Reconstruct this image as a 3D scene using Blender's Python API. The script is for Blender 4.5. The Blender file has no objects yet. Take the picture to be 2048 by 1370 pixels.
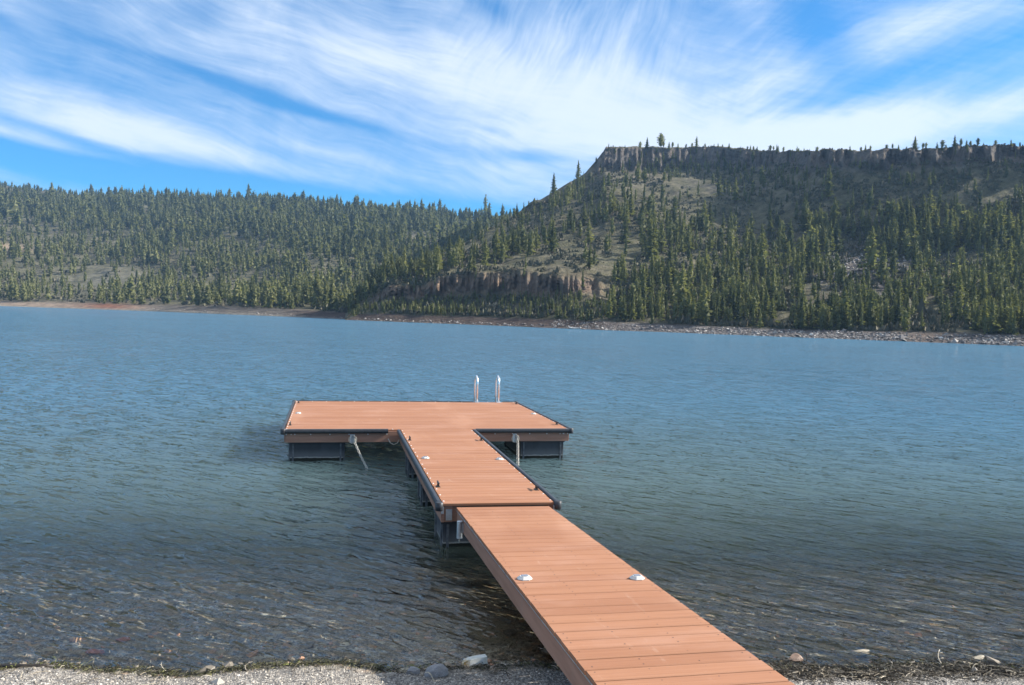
import bpy, bmesh, math, random
import numpy as np
from mathutils import Vector, Matrix
random.seed(7)
rng = np.random.default_rng(11)
rad = math.radians
scene = bpy.context.scene
COL = scene.collection

# ------------------------------------------------------------------ camera
CAM_H = 2.57                     # eye height above the lake
FPX = 1600.0                     # focal length in pixels of a 2048 px wide frame
RW = np.array([[0.9746626008710364, -0.021854793484340884, -0.2226099334375344],
               [-0.22166328381346903, 0.03897376418698357, -0.9743441046745892],
               [0.02997003624182274, 0.9990012080607581, 0.03314186507741565]])
cd = bpy.data.cameras.new('camera')
cam = bpy.data.objects.new('camera', cd); COL.objects.link(cam)
M = Matrix([list(r) for r in RW]).to_4x4(); M.translation = (0, 0, CAM_H)
cam.matrix_world = M
cd.sensor_fit = 'HORIZONTAL'; cd.sensor_width = 36.0; cd.lens = 36.0 * FPX / 2048.0
cd.clip_start = 0.1; cd.clip_end = 9000
scene.camera = cam

# ------------------------------------------------------------------ light
SUN_EL, SUN_AZ = rad(31), rad(93)        # azimuth from +Y towards +X
scene.view_settings.view_transform = 'Standard'
scene.view_settings.look = 'None'
scene.view_settings.gamma = 1.0
scene.view_settings.use_curve_mapping = False
scene.view_settings.exposure = 1.28
sd = bpy.data.lights.new('sun', 'SUN'); sd.energy = 4.9; sd.angle = rad(0.55); sd.color = (1.0, 0.93, 0.82)
sun = bpy.data.objects.new('sun', sd); COL.objects.link(sun)
sdir = Vector((math.cos(SUN_EL)*math.sin(SUN_AZ), math.cos(SUN_EL)*math.cos(SUN_AZ), math.sin(SUN_EL)))
sun.rotation_euler = (-sdir).to_track_quat('-Z', 'Y').to_euler()
sun.location = (60, 0, 60)


class NG:
    """small expression helper for node trees"""
    def __init__(s, tree): s.t = tree; s.n = tree.nodes; s.l = tree.links
    def new(s, typ, **kw):
        n = s.n.new(typ)
        for k, v in kw.items(): setattr(n, k, v)
        return n
    def put(s, sock, v):
        if isinstance(v, bpy.types.NodeSocket): s.l.new(v, sock)
        elif v is not None: sock.default_value = v
    def m(s, op, a, b=None, c=None, clamp=False):
        n = s.new('ShaderNodeMath', operation=op, use_clamp=clamp)
        s.put(n.inputs[0], a); s.put(n.inputs[1], b)
        if c is not None: s.put(n.inputs[2], c)
        return n.outputs[0]
    def add(s, a, b): return s.m('ADD', a, b)
    def sub(s, a, b): return s.m('SUBTRACT', a, b)
    def mul(s, a, b): return s.m('MULTIPLY', a, b)
    def vm(s, op, a, b=None):
        n = s.new('ShaderNodeVectorMath', operation=op)
        s.put(n.inputs[0], a)
        if b is not None: s.put(n.inputs[3] if op == 'SCALE' else n.inputs[1], b)
        return n.outputs[0]
    def comb(s, x, y, z=0.0):
        n = s.new('ShaderNodeCombineXYZ'); s.put(n.inputs[0], x); s.put(n.inputs[1], y); s.put(n.inputs[2], z); return n.outputs[0]
    def sep(s, v):
        n = s.new('ShaderNodeSeparateXYZ'); s.put(n.inputs[0], v); return n.outputs
    def noise(s, vec, scale=1.0, detail=4.0, rough=0.55, dist=0.0, col=False):
        n = s.new('ShaderNodeTexNoise'); s.put(n.inputs['Vector'], vec)
        n.inputs['Scale'].default_value = scale; n.inputs['Detail'].default_value = detail
        n.inputs['Roughness'].default_value = rough; n.inputs['Distortion'].default_value = dist
        return n.outputs['Color' if col else 'Fac']
    def voro(s, vec, scale=1.0, feature='F1', out='Distance', rnd=1.0):
        n = s.new('ShaderNodeTexVoronoi', feature=feature); s.put(n.inputs['Vector'], vec)
        n.inputs['Scale'].default_value = scale; n.inputs['Randomness'].default_value = rnd
        return n.outputs[out]
    def ss(s, v, lo, hi, a=0.0, b=1.0):
        n = s.new('ShaderNodeMapRange', interpolation_type='SMOOTHSTEP')
        for i, x in enumerate((v, lo, hi, a, b)): s.put(n.inputs[i], x)
        return n.outputs[0]
    def lin(s, v, lo, hi, a=0.0, b=1.0):
        n = s.new('ShaderNodeMapRange')
        for i, x in enumerate((v, lo, hi, a, b)): s.put(n.inputs[i], x)
        return n.outputs[0]
    def mix(s, f, a, b, blend='MIX'):
        n = s.new('ShaderNodeMix', data_type='RGBA', blend_type=blend, clamp_factor=True)
        s.put(n.inputs[0], f)
        for i, x in ((6, a), (7, b)):
            if isinstance(x, tuple) and len(x) == 3: x = (*x, 1.0)
            s.put(n.inputs[i], x)
        return n.outputs[2]
    def ramp(s, f, stops):
        n = s.new('ShaderNodeValToRGB'); s.put(n.inputs[0], f)
        cr = n.color_ramp
        while len(cr.elements) < len(stops): cr.elements.new(0.5)
        for e, (p, c) in zip(cr.elements, stops): e.position = p; e.color = (*c, 1.0)
        return n.outputs[0]
    def bump(s, h, strength=0.5, dist=0.01, normal=None):
        n = s.new('ShaderNodeBump'); s.put(n.inputs['Height'], h)
        n.inputs['Strength'].default_value = strength; n.inputs['Distance'].default_value = dist
        if normal is not None: s.put(n.inputs['Normal'], normal)
        return n.outputs[0]


def px_ray(px, py):
    d = RW @ np.array([px - 1024.0, -(py - 685.0), -FPX]); return d / np.linalg.norm(d)

def px_azel(px, py):
    r = px_ray(px, py); return math.degrees(math.atan2(r[0], r[1])), math.degrees(math.asin(r[2]))


# ------------------------------------------------------------------ sky
world = bpy.data.worlds.new('World'); scene.world = world; world.use_nodes = True
g = NG(world.node_tree); g.n.clear()
sky = g.new('ShaderNodeTexSky', sky_type='NISHITA'); sky.sun_disc = False
sky.sun_elevation = SUN_EL; sky.sun_rotation = SUN_AZ; sky.altitude = 900; sky.air_density = 1.0; sky.dust_density = 0.35; sky.ozone_density = 1.6
tc = g.new('ShaderNodeTexCoord'); D = g.vm('NORMALIZE', tc.outputs['Generated'])
dx, dy, dz = g.sep(D)
az = g.m('DEGREES', g.m('ARCTAN2', dx, dy)); el = g.m('DEGREES', g.m('ARCSINE', dz))
P = g.comb(az, el, 0.0)
warp = g.noise(P, scale=0.07, detail=3, rough=0.5, col=True)
wv = g.vm('SCALE', g.vm('SUBTRACT', warp, (0.5, 0.5, 0.5)), 5.0)
Pw = g.vm('ADD', P, wv)
def streak(ang, sx, sy, scale, detail, seed, rough=0.6, dist=0.0, base=None):
    """noise stretched along a direction of the sky dome (ang: degrees above horizontal)"""
    x, y, _ = g.sep(base if base is not None else Pw)
    c_, s_ = math.cos(rad(ang)), math.sin(rad(ang))
    a = g.add(g.mul(x, c_), g.mul(y, s_)); b = g.sub(g.mul(y, c_), g.mul(x, s_))
    return g.noise(g.comb(g.mul(a, 1.0/sx), g.mul(b, 1.0/sy), seed), scale=scale, detail=detail, rough=rough, dist=dist)
def blob(px, py, rx, ry, ang, amp):
    """a soft-edged elliptical bank of cloud (or a gap) at one place of the sky"""
    a0, e0 = px_azel(px, py); x = g.sub(az, a0); y = g.sub(el, e0)
    c_, s_ = math.cos(rad(ang)), math.sin(rad(ang))
    u = g.mul(g.add(g.mul(x, c_), g.mul(y, s_)), 28.0/rx); v = g.mul(g.sub(g.mul(y, c_), g.mul(x, s_)), 28.0/ry)
    r2 = g.add(g.mul(u, u), g.mul(v, v))
    return g.mul(g.m('EXPONENT', g.mul(r2, -1.0)), amp)
nA = g.add(g.mul(streak(-11, 7.0, 1.15, 0.42, 5, 1.3), 0.74), g.mul(streak(-14, 3.5, 0.55, 0.9, 4, 4.7, 0.6), 0.26))
nB = g.add(g.mul(streak(66, 5.0, 1.1, 0.45, 5, 8.1), 0.72), g.mul(streak(72, 3.5, 0.6, 0.9, 4, 2.2, 0.6), 0.28))
nC = g.add(g.mul(streak(17, 7.0, 1.2, 0.42, 5, 5.5), 0.72), g.mul(streak(24, 4.5, 0.55, 0.8, 4, 9.4, 0.6), 0.28))
a0, e0 = px_azel(1130, 60); a1, e1 = px_azel(1700, 150)
mB = g.mul(g.mul(g.ss(el, e0-6.5, e0-1.0), g.ss(az, a0-11, a0-4)), g.ss(az, a0+5, a0+12, 1.0, 0.0))
mC = g.mul(g.ss(az, a0+6, a0+14), g.ss(el, 11.0, 14.0))
nn = g.add(g.mul(nA, g.sub(1.0, mB)), g.mul(nB, mB))
nn = g.add(g.mul(nn, g.sub(1.0, mC)), g.mul(nC, mC))
bias = 0.085
for args in [(1250, 210, 420, 130, -6, .34), (900, 130, 420, 60, -16, .20), (520, 110, 420, 55, -8, .15), (1900, 225, 330, 38, 6, .26),
             (1850, 60, 200, 28, 14, .22), (1810, 25, 110, 25, 8, .15), (120, 235, 320, 38, -8, .19), (420, 300, 330, 26, -12, .26), (750, 330, 330, 22, -10, .20),
             (1000, 340, 200, 25, -6, .12), (80, 285, 200, 13, -10, .22), (1560, 275, 380, 45, 0, .30), (60, 60, 120, 22, -40, .14), (1080, 30, 60, 60, 70, .10), (300, 60, 300, 40, 0, .10),
             (130, 272, 150, 9, -12, -.30), (560, 200, 300, 13, -12, -.26), (600, 222, 110, 9, -8, -.16), (1060, 312, 75, 14, -2, -.28), (350, 372, 600, 26, -6, -.55),
             (1640, 70, 120, 45, -55, -.22), (1860, 140, 230, 30, 14, -.26), (980, 12, 60, 22, -20, -.22), (1990, 165, 110, 24, 20, -.16), (380, 25, 60, 35, 0, -.16), (100, 105, 120, 16, -30, -.12), (700, 395, 500, 22, -4, -.4), (1480, 60, 60, 20, -30, -.10)]:
    bias = g.add(bias, blob(*args))
dens = g.add(nn, bias)
dens = g.add(dens, g.ss(el, 20.0, 36.0, 0.0, 0.42))  # extra cloud added above the view to lift fill light and water reflections
soft = g.noise(P, scale=.16, detail=5, rough=.6, dist=.6)
fib = g.add(g.mul(g.sub(1.0, mB), streak(-13, 6.0, .30, 1.2, 4, 3.3, .6)), g.mul(mB, streak(68, 5.0, .32, 1.2, 4, 6.1, .6)))
dens = g.add(dens, g.add(g.mul(g.sub(soft, .5), .42), g.mul(g.sub(fib, .5), .17)))
alpha = g.ss(dens, 0.31, 1.12)
alpha = g.mul(g.m('POWER', alpha, 0.85), g.ss(el, 2.0, 8.0))
thick = g.ss(dens, 0.62, 1.05)
tint = g.mix(g.ss(el, 4.0, 24.0), (0.098, 0.40, 0.62), (0.15, 0.46, 0.67))
skyc = g.mix(1.0, sky.outputs[0], tint, 'MULTIPLY')
cloud = g.mix(thick, (2.4, 3.0, 3.85), (3.35, 3.65, 4.1))
skyc = g.mix(g.mul(alpha, 0.88), skyc, cloud)
bg = g.new('ShaderNodeBackground'); g.put(bg.inputs[0], skyc); bg.inputs[1].default_value = 0.115
wo = g.new('ShaderNodeOutputWorld'); g.l.new(bg.outputs[0], wo.inputs[0])

# ------------------------------------------------------------------ helpers
def material(name):
    m = bpy.data.materials.new(name); m.use_nodes = True
    gg = NG(m.node_tree); b = m.node_tree.nodes['Principled BSDF']
    return m, gg, b
def pset(gg, b, color=None, rough=None, metal=None, normal=None, spec=None):
    if color is not None: gg.put(b.inputs['Base Color'], (*color, 1.0) if isinstance(color, tuple) and len(color) == 3 else color)
    if rough is not None: gg.put(b.inputs['Roughness'], rough)
    if metal is not None: gg.put(b.inputs['Metallic'], metal)
    if spec is not None: gg.put(b.inputs['Specular IOR Level'], spec)
    if normal is not None: gg.put(b.inputs['Normal'], normal)

def tag(o, label=None, cat=None, group=None, kind=None):
    if label: o['label'] = label
    if cat: o['category'] = cat
    if group: o['group'] = group
    if kind: o['kind'] = kind
    return o
def link(o, parent=None):
    COL.objects.link(o)
    if parent is not None: o.parent = parent
    return o
def empty(name, loc=(0, 0, 0), rz=0.0):
    o = bpy.data.objects.new(name, None); COL.objects.link(o)
    o.empty_display_size = 0.2; o.location = loc; o.rotation_euler = (0, 0, rz); return o
def np_mesh(name, V, F, mats=None, smooth=False, attrs=None, colors=None):
    """V (n,3); F (m,k) same-size faces or a list of faces"""
    me = bpy.data.meshes.new(name)
    if isinstance(F, np.ndarray):
        n, k = F.shape
        me.vertices.add(len(V)); me.vertices.foreach_set('co', np.asarray(V, np.float32).ravel())
        me.loops.add(n*k); me.loops.foreach_set('vertex_index', F.astype(np.int32).ravel())
        me.polygons.add(n); me.polygons.foreach_set('loop_start', np.arange(0, n*k, k, dtype=np.int32))
        me.polygons.foreach_set('use_smooth', np.full(n, smooth))
        me.update(calc_edges=True)
    else:
        me.from_pydata([tuple(v) for v in V], [], F)
        if smooth: me.polygons.foreach_set('use_smooth', [True]*len(me.polygons))
    for a, v in (attrs or {}).items():
        at = me.attributes.new(a, 'FLOAT', 'POINT'); at.data.foreach_set('value', np.asarray(v, np.float32))
    if colors is not None:
        at = me.attributes.new('col', 'FLOAT_COLOR', 'POINT')
        c4 = np.ones((len(V), 4), np.float32); c4[:, :3] = colors; at.data.foreach_set('color', c4.ravel())
    for m in (mats or []): me.materials.append(m)
    return me
class MB:
    """collects simple solids into one mesh"""
    def __init__(s): s.v = []; s.f = []
    def box(s, x0, x1, y0, y1, z0, z1):
        return s.hexa([(x0,y0,z0),(x1,y0,z0),(x1,y1,z0),(x0,y1,z0),(x0,y0,z1),(x1,y0,z1),(x1,y1,z1),(x0,y1,z1)])
    def hexa(s, p):
        b = len(s.v); s.v += [tuple(q) for q in p]
        s.f += [[b+i for i in q] for q in ((3,2,1,0),(4,5,6,7),(0,1,5,4),(1,2,6,5),(2,3,7,6),(3,0,4,7))]; return s
    def extrude(s, prof, p0, p1, a, b):
        """polygon prof [(u,v)] in axes a,b swept from p0 to p1"""
        p0, p1, a, b = Vector(p0), Vector(p1), Vector(a), Vector(b); n = len(prof); k = len(s.v)
        for p in (p0, p1):
            s.v += [tuple(p + a*u + b*v) for u, v in prof]
        s.f += [[k+i, k+(i+1) % n, k+n+(i+1) % n, k+n+i] for i in range(n)]
        s.f += [[k+i for i in range(n)][::-1], [k+n+i for i in range(n)]]; return s
    def tube(s, pts, r, seg=8, closed=False, rads=None):
        pts = [Vector(p) for p in pts]; n = len(pts); k = len(s.v)
        prev = None
        for i, p in enumerate(pts):
            if closed: t = pts[(i+1) % n] - pts[i-1]
            else: t = pts[min(i+1, n-1)] - pts[max(i-1, 0)]
            t.normalize()
            if prev is None:
                q = Vector((0, 0, 1)) if abs(t.z) < .9 else Vector((1, 0, 0)); prev = t.cross(q).normalized()
            prev = (prev - t*prev.dot(t)).normalized(); w = t.cross(prev)
            rr = rads[i] if rads else r
            for j in range(seg):
                an = 2*math.pi*j/seg; s.v.append(tuple(p + (prev*math.cos(an) + w*math.sin(an))*rr))
        m_ = n if closed else n-1
        for i in range(m_):
            a_, b_ = k+i*seg, k+((i+1) % n)*seg
            for j in range(seg): s.f.append([a_+j, a_+(j+1) % seg, b_+(j+1) % seg, b_+j])
        if not closed: s.f += [[k+j for j in range(seg)][::-1], [k+(n-1)*seg+j for j in range(seg)]]
        return s
    def dome(s, x, y, z, r, h, seg=7, axis=(0, 0, 1)):
        """low bolt head"""
        ax = Vector(axis); q = Vector((1, 0, 0)) if abs(ax.x) < .9 else Vector((0, 1, 0)); a = ax.cross(q).normalized(); b = ax.cross(a)
        c = Vector((x, y, z)); k = len(s.v)
        for rr, hh in ((r, 0), (r*.7, h*.8)):
            for j in range(seg):
                an = 2*math.pi*j/seg; s.v.append(tuple(c + a*(rr*math.cos(an)) + b*(rr*math.sin(an)) + ax*hh))
        s.v.append(tuple(c + ax*h))
        for j in range(seg):
            s.f += [[k+j, k+(j+1) % seg, k+seg+(j+1) % seg, k+seg+j], [k+seg+j, k+seg+(j+1) % seg, k+2*seg]]
        return s
    def build(s, name, mat, parent=None, smooth=False, bevel=0.0):
        me = np_mesh(name, s.v, s.f, [mat], smooth)
        bm = bmesh.new(); bm.from_mesh(me); bmesh.ops.recalc_face_normals(bm, faces=bm.faces)
        if bevel: bmesh.ops.bevel(bm, geom=bm.edges[:], offset=bevel, segments=2, affect='EDGES', profile=.6)
        bm.to_mesh(me); bm.free()
        if smooth:
            me.polygons.foreach_set('use_smooth', [True]*len(me.polygons))
        return link(bpy.data.objects.new(name, me), parent)

# value noise in numpy
_perm = rng.random((512, 512)).astype(np.float32)
def vnoise(x, y, s=0):
    x = np.asarray(x, float) + s*37.17; y = np.asarray(y, float) + s*91.73
    xi = np.floor(x).astype(int); yi = np.floor(y).astype(int); fx = x-xi; fy = y-yi
    fx = fx*fx*(3-2*fx); fy = fy*fy*(3-2*fy)
    h = lambda a, b: _perm[(a + (b//512)*57) % 512, b % 512]
    return (h(xi, yi)*(1-fx)*(1-fy)+h(xi+1, yi)*fx*(1-fy)+h(xi, yi+1)*(1-fx)*fy+h(xi+1, yi+1)*fx*fy)*2-1
def fbm(x, y, o=4, s=0, g_=.5):
    r = 0; a = 1; t = 0
    for i in range(o): r = r+a*vnoise(x*2**i, y*2**i, s+i*3); t += a; a *= g_
    return r/t

# ------------------------------------------------------------------ materials
def mat_terrain():
    m, g, b = material('hillside_soil_and_rock')
    at = g.new('ShaderNodeAttribute', attribute_name='col'); rk = g.new('ShaderNodeAttribute', attribute_name='rock')
    pos = g.new('ShaderNodeNewGeometry').outputs['Position']
    n1 = g.noise(pos, .35, 6, .65); n2 = g.noise(pos, 1.6, 4, .7)
    x, y, z = g.sep(pos)
    colm = g.add(g.mul(g.voro(g.comb(g.mul(x, .55), g.mul(y, .55), g.mul(z, .16)), 1.0), .6), g.mul(g.noise(g.comb(g.mul(x, .5), g.mul(y, .5), g.mul(z, .9)), 1.0, 5, .7), .45))
    c1 = g.mix(g.ss(n1, .35, .65), g.mix(1.0, at.outputs['Color'], (.55, .55, .58), 'MULTIPLY'), at.outputs['Color'])
    c1 = g.mix(g.ss(n2, .56, .70, 0, .55), c1, (.19, .185, .14))
    rock = g.ramp(g.add(g.mul(colm, .8), g.mul(n2, .35)), [(.22, (.030, .028, .029)), (.5, (.085, .078, .076)), (.78, (.13, .118, .108)), (1.0, (.19, .172, .15))])
    rock = g.mix(g.ss(g.noise(pos, .12, 4, .7), .40, .66, 0, .75), rock, g.mix(1.0, rock, (1.6, 1.42, 1.2), 'MULTIPLY'))
    wa = g.new('ShaderNodeAttribute', attribute_name='warm').outputs['Fac']; rock = g.mix(wa, rock, g.mix(1.0, rock, (1.5, 1.28, 1.10), 'MULTIPLY'))
    c = g.mix(rk.outputs['Fac'], c1, rock)
    pset(g, b, c, .95, 0, g.bump(g.add(g.mul(n2, 1.0), g.mul(colm, g.mul(rk.outputs['Fac'], 1.6))), .9, 1.2), .1)
    return m
def mat_foliage(name, inst):
    m, g, b = material(name)
    if inst: f = g.new('ShaderNodeObjectInfo').outputs['Random']
    else: f = g.new('ShaderNodeAttribute', attribute_name='tint').outputs['Fac']
    pos = g.new('ShaderNodeNewGeometry').outputs['Position']
    n = g.noise(pos, 1.3, 3, .6)
    v = g.add(g.mul(f, .75), g.mul(g.sub(n, .5), .5))
    c = g.ramp(v, [(.0, (.066, .082, .050)), (.35, (.135, .145, .068)), (.65, (.205, .21, .095)), (1.0, (.26, .25, .12))])
    pset(g, b, c, .75, 0, None, .18)
    tr = g.new('ShaderNodeBsdfTranslucent'); g.put(tr.inputs[0], g.mix(1.0, c, (1.2, 1.25, .7), 'MULTIPLY'))
    mx = g.new('ShaderNodeMixShader'); mx.inputs[0].default_value = .45
    out = g.n['Material Output']
    g.l.new(b.outputs[0], mx.inputs[1]); g.l.new(tr.outputs[0], mx.inputs[2]); g.l.new(mx.outputs[0], out.inputs[0])
    return m
def mat_simple(name, c1, c2, scale, rough=.8, metal=0.0, bump=0.3, bd=.003, spec=.4, detail=4):
    m, g, b = material(name)
    co = g.new('ShaderNodeTexCoord').outputs['Object']; r = g.new('ShaderNodeObjectInfo').outputs['Random']
    v = g.vm('ADD', co, g.comb(g.mul(r, 31.0), g.mul(r, 17.0), r))
    n = g.noise(v, scale, detail, .6)
    pset(g, b, g.mix(g.ss(n, .3, .7), c1, c2), rough, metal, g.bump(n, bump, bd), spec)
    return m
def mat_board():
    m, g, b = material('composite_deck_board')
    co = g.new('ShaderNodeTexCoord').outputs['Object']; wp = g.new('ShaderNodeNewGeometry').outputs['Position']
    r = g.new('ShaderNodeObjectInfo').outputs['Random']
    x, y, z = g.sep(co)
    v = g.comb(g.add(g.mul(x, 1.3), g.mul(r, 40.0)), g.add(g.mul(y, 60.0), g.mul(r, 90.0)), g.mul(z, 40.0))
    grain = g.noise(v, 1.0, 5, .62); fine = g.noise(co, 260, 2, .7)
    cloudy = g.noise(g.comb(g.mul(g.sep(wp)[0], 1.0), g.mul(g.sep(wp)[1], 2.2), 0.0), .9, 4, .6)
    c = g.mix(g.ss(grain, .3, .72), (.278, .127, .067), (.338, .163, .091))
    c = g.mix(g.lin(r, 0, 1, 0, 1.0), c, g.mix(1.0, c, (.87, .83, .81), 'MULTIPLY'))
    r2 = g.m('FRACT', g.mul(r, 7.31)); c = g.mix(g.mul(g.m('POWER', r2, 2.5), .5), c, g.mix(1.0, c, (1.18, 1.22, 1.28), 'MULTIPLY'))
    c = g.mix(g.ss(cloudy, .45, .72, 0, .55), c, (.36, .200, .140))
    c = g.mix(g.ss(fine, .62, .75, 0, .22), c, (.30, .14, .085))
    spots = g.voro(wp, 2.3); sp2 = g.noise(wp, 14, 3)
    c = g.mix(g.mul(g.ss(spots, .03, .055, 1, 0), g.ss(sp2, .45, .6)), c, (.20, .12, .08))
    drop = g.voro(g.vm('ADD', wp, (3.3, 1.7, 0.0)), 1.1); c = g.mix(g.mul(g.ss(drop, .018, .030, 1, 0), g.ss(sp2, .42, .5)), c, (.62, .60, .55))
    scuff = g.noise(g.comb(g.mul(g.sep(wp)[0], 9.0), g.mul(g.sep(wp)[1], 2.0), 5.0), 1.0, 5, .7); c = g.mix(g.ss(scuff, .60, .72, 0, .22), c, (.47, .33, .26))
    tr_ = g.noise(g.comb(g.mul(g.sep(wp)[0], 1.4), g.mul(g.sep(wp)[1], .35), 3.0), 1.0, 3, .55)
    c = g.mix(g.ss(tr_, .52, .72, 0, .30), c, (.43, .235, .15))
    pset(g, b, c, g.lin(cloudy, .3, .7, .62, .8), 0, g.bump(g.add(grain, g.mul(fine, .5)), .5, .0012), .3)
    return m
def mat_fascia():
    m, g, b = material('brown_composite_fascia')
    co = g.new('ShaderNodeTexCoord').outputs['Object']; x, y, z = g.sep(co)
    n = g.noise(g.comb(g.mul(x, 2.0), g.mul(y, 2.0), g.mul(z, 22.0)), 1.0, 4, .6)
    st = g.noise(g.comb(g.mul(x, 7.0), g.mul(y, 7.0), g.mul(z, 1.5)), 1.0, 3, .6)
    c = g.mix(g.ss(n, .3, .7), (.29, .150, .100), (.37, .20, .138))
    c = g.mix(g.ss(st, .55, .75, 0, .35), c, (.30, .20, .155))
    pset(g, b, c, .7, 0, g.bump(n, .3, .002), .35); return m
def mat_float():
    m, g, b = material('black_plastic_float')
    wp = g.new('ShaderNodeNewGeometry').outputs['Position']; x, y, z = g.sep(wp)
    n = g.noise(g.comb(g.mul(x, 5.0), g.mul(y, 5.0), g.mul(z, 2.0)), 1.0, 5, .6)
    n2 = g.noise(wp, 11, 5, .7)
    lvl = g.add(z, g.mul(g.sub(n2, .5), .035))
    c = g.mix(g.ss(n, .35, .7, 0, .35), (.030, .035, .044), (.085, .098, .118))
    c = g.mix(g.ss(lvl, .22, .07, 0, .55), c, (.17, .175, .175))
    c = g.mix(g.mul(g.ss(lvl, .075, .062), g.ss(lvl, .045, .055)), c, (.36, .35, .32))
    c = g.mix(g.ss(lvl, .056, .048), c, (.010, .012, .007))
    pset(g, b, c, .48, 0, g.bump(n2, .25, .004), .4); return m
def mat_rubber():
    return mat_simple('black_rubber_bumper', (.018, .019, .022), (.038, .040, .046), 30, .42, 0, .2, .002, .5)
def mat_metal(name='galvanised_steel', c1=(.42, .44, .46), c2=(.62, .63, .64), rough=.42):
    return mat_simple(name, c1, c2, 18, rough, .85, .15, .001, .5)
M_TERR = mat_terrain(); M_LEAF = mat_foliage('conifer_needles', True); M_LEAF_S = mat_foliage('conifer_needles_wood', False)
M_BARK = mat_simple('conifer_bark', (.07, .045, .03), (.16, .10, .07), 6, .9)
M_BOARD = mat_board(); M_FASCIA = mat_fascia(); M_FLOAT = mat_float(); M_RUBBER = mat_rubber(); M_RIB = mat_simple('scuffed_float_rib', (.06, .068, .078), (.17, .18, .19), 12, .55)
M_GALV = mat_metal(); M_ALU = mat_metal('polished_aluminium', (.80, .81, .82), (.93, .93, .93), .26)
M_CHAIN = mat_simple('weathered_chain_steel', (.30, .30, .28), (.60, .58, .53), 60, .5, .55, .2, .001)
M_BOLT = mat_simple('bright_bolt_steel', (.70, .70, .70), (.88, .88, .86), 40, .35, .5, .1, .001)
M_DARK = mat_simple('black_cast_iron', (.018, .017, .017), (.045, .042, .040), 40, .5, .2, .3, .002)
M_FRAME = mat_simple('treated_timber_frame', (.06, .045, .033), (.11, .08, .06), 10, .85)
M_WHITE = mat_simple('weathered_white_plastic', (.46, .46, .44), (.62, .62, .60), 40, .4, 0, .1, .001)
M_SOLAR = mat_simple('solar_cell_glass', (.10, .12, .16), (.22, .24, .28), 60, .15, 0, .05, .001)

# ------------------------------------------------------------------ far land
# every station: (u, [(row, distance) per level]); a level is a contour of the land seen from the dock
NEAR = [
 (690,  [(652,226),(641,234),(637,240),(634,246),(632,252),(631,260),(630,268),(629,276),(660,340)]),
 (720,  [(641,232),(628,240),(612,250),(604,256),(600,262),(597,270),(596,278),(595,286),(625,360)]),
 (780,  [(643,224),(628,232),(600,246),(566,251),(558,268),(552,280),(548,290),(546,300),(580,380)]),
 (850,  [(646,216),(631,224),(600,238),(562,243),(550,262),(540,280),(532,300),(528,320),(560,400)]),
 (880,  [(647,214),(632,222),(600,236),(546,242),(534,262),(522,290),(510,320),(505,335),(540,420)]),
 (940,  [(649,208),(633,217),(598,232),(545,238),(528,265),(508,300),(486,335),(478,350),(510,440)]),
 (1000, [(652,202),(635,211),(598,228),(546,234),(520,275),(488,320),(458,365),(446,385),(480,470)]),
 (1060, [(654,194),(637,204),(600,222),(547,229),(512,280),(462,335),(424,390),(412,405),(450,500)]),
 (1120, [(657,188),(640,198),(602,216),(550,225),(500,285),(430,345),(392,405),(376,420),(420,520)]),
 (1170, [(659,184),(642,194),(604,212),(558,226),(492,290),(410,355),(366,420),(346,436),(390,520)]),
 (1196, [(660,182),(643,192),(606,210),(562,228),(486,292),(400,360),(348,428),(316,440),(360,540)]),
 (1212, [(661,181),(644,191),(607,210),(563,230),(484,294),(373,364),(338,432),(294,440),(300,640)]),
 (1300, [(665,180),(648,190),(608,212),(562,238),(480,300),(373,380),(338,446),(294,456),(302,680)]),
 (1400, [(669,176),(652,186),(610,210),(562,238),(482,305),(377,384),(338,452),(294,464),(303,700)]),
 (1480, [(672,174),(655,184),(612,208),(560,240),(484,308),(383,369),(341,421),(297,435),(306,700)]),
 (1560, [(675,171),(658,181),(614,206),(558,240),(490,304),(390,346),(343,386),(303,398),(311,720)]),
 (1640, [(678,170),(661,180),(616,206),(552,244),(500,300),(393,326),(340,349),(300,358),(309,720)]),
 (1760, [(682,168),(664,178),(618,205),(546,246),(498,300),(396,322),(339,340),(299,348),(308,720)]),
 (1860, [(685,167),(667,177),(616,206),(540,250),(484,300),(393,322),(336,340),(296,348),(306,720)]),
 (1960, [(688,166),(670,176),(610,208),(530,256),(474,300),(387,322),(330,340),(290,348),(300,720)]),
 (2050, [(691,165),(673,175),(612,208),(532,256),(476,300),(388,322),(332,340),(292,348),(302,720)]),
 (2300, [(698,165),(680,176),(618,208),(538,256),(484,300),(394,322),(338,340),(298,348),(308,720)]),
 (2700, [(712,168),(694,180),(632,212),(552,260),(500,300),(460,322),(400,340),(312,348),(322,720)])]
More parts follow.
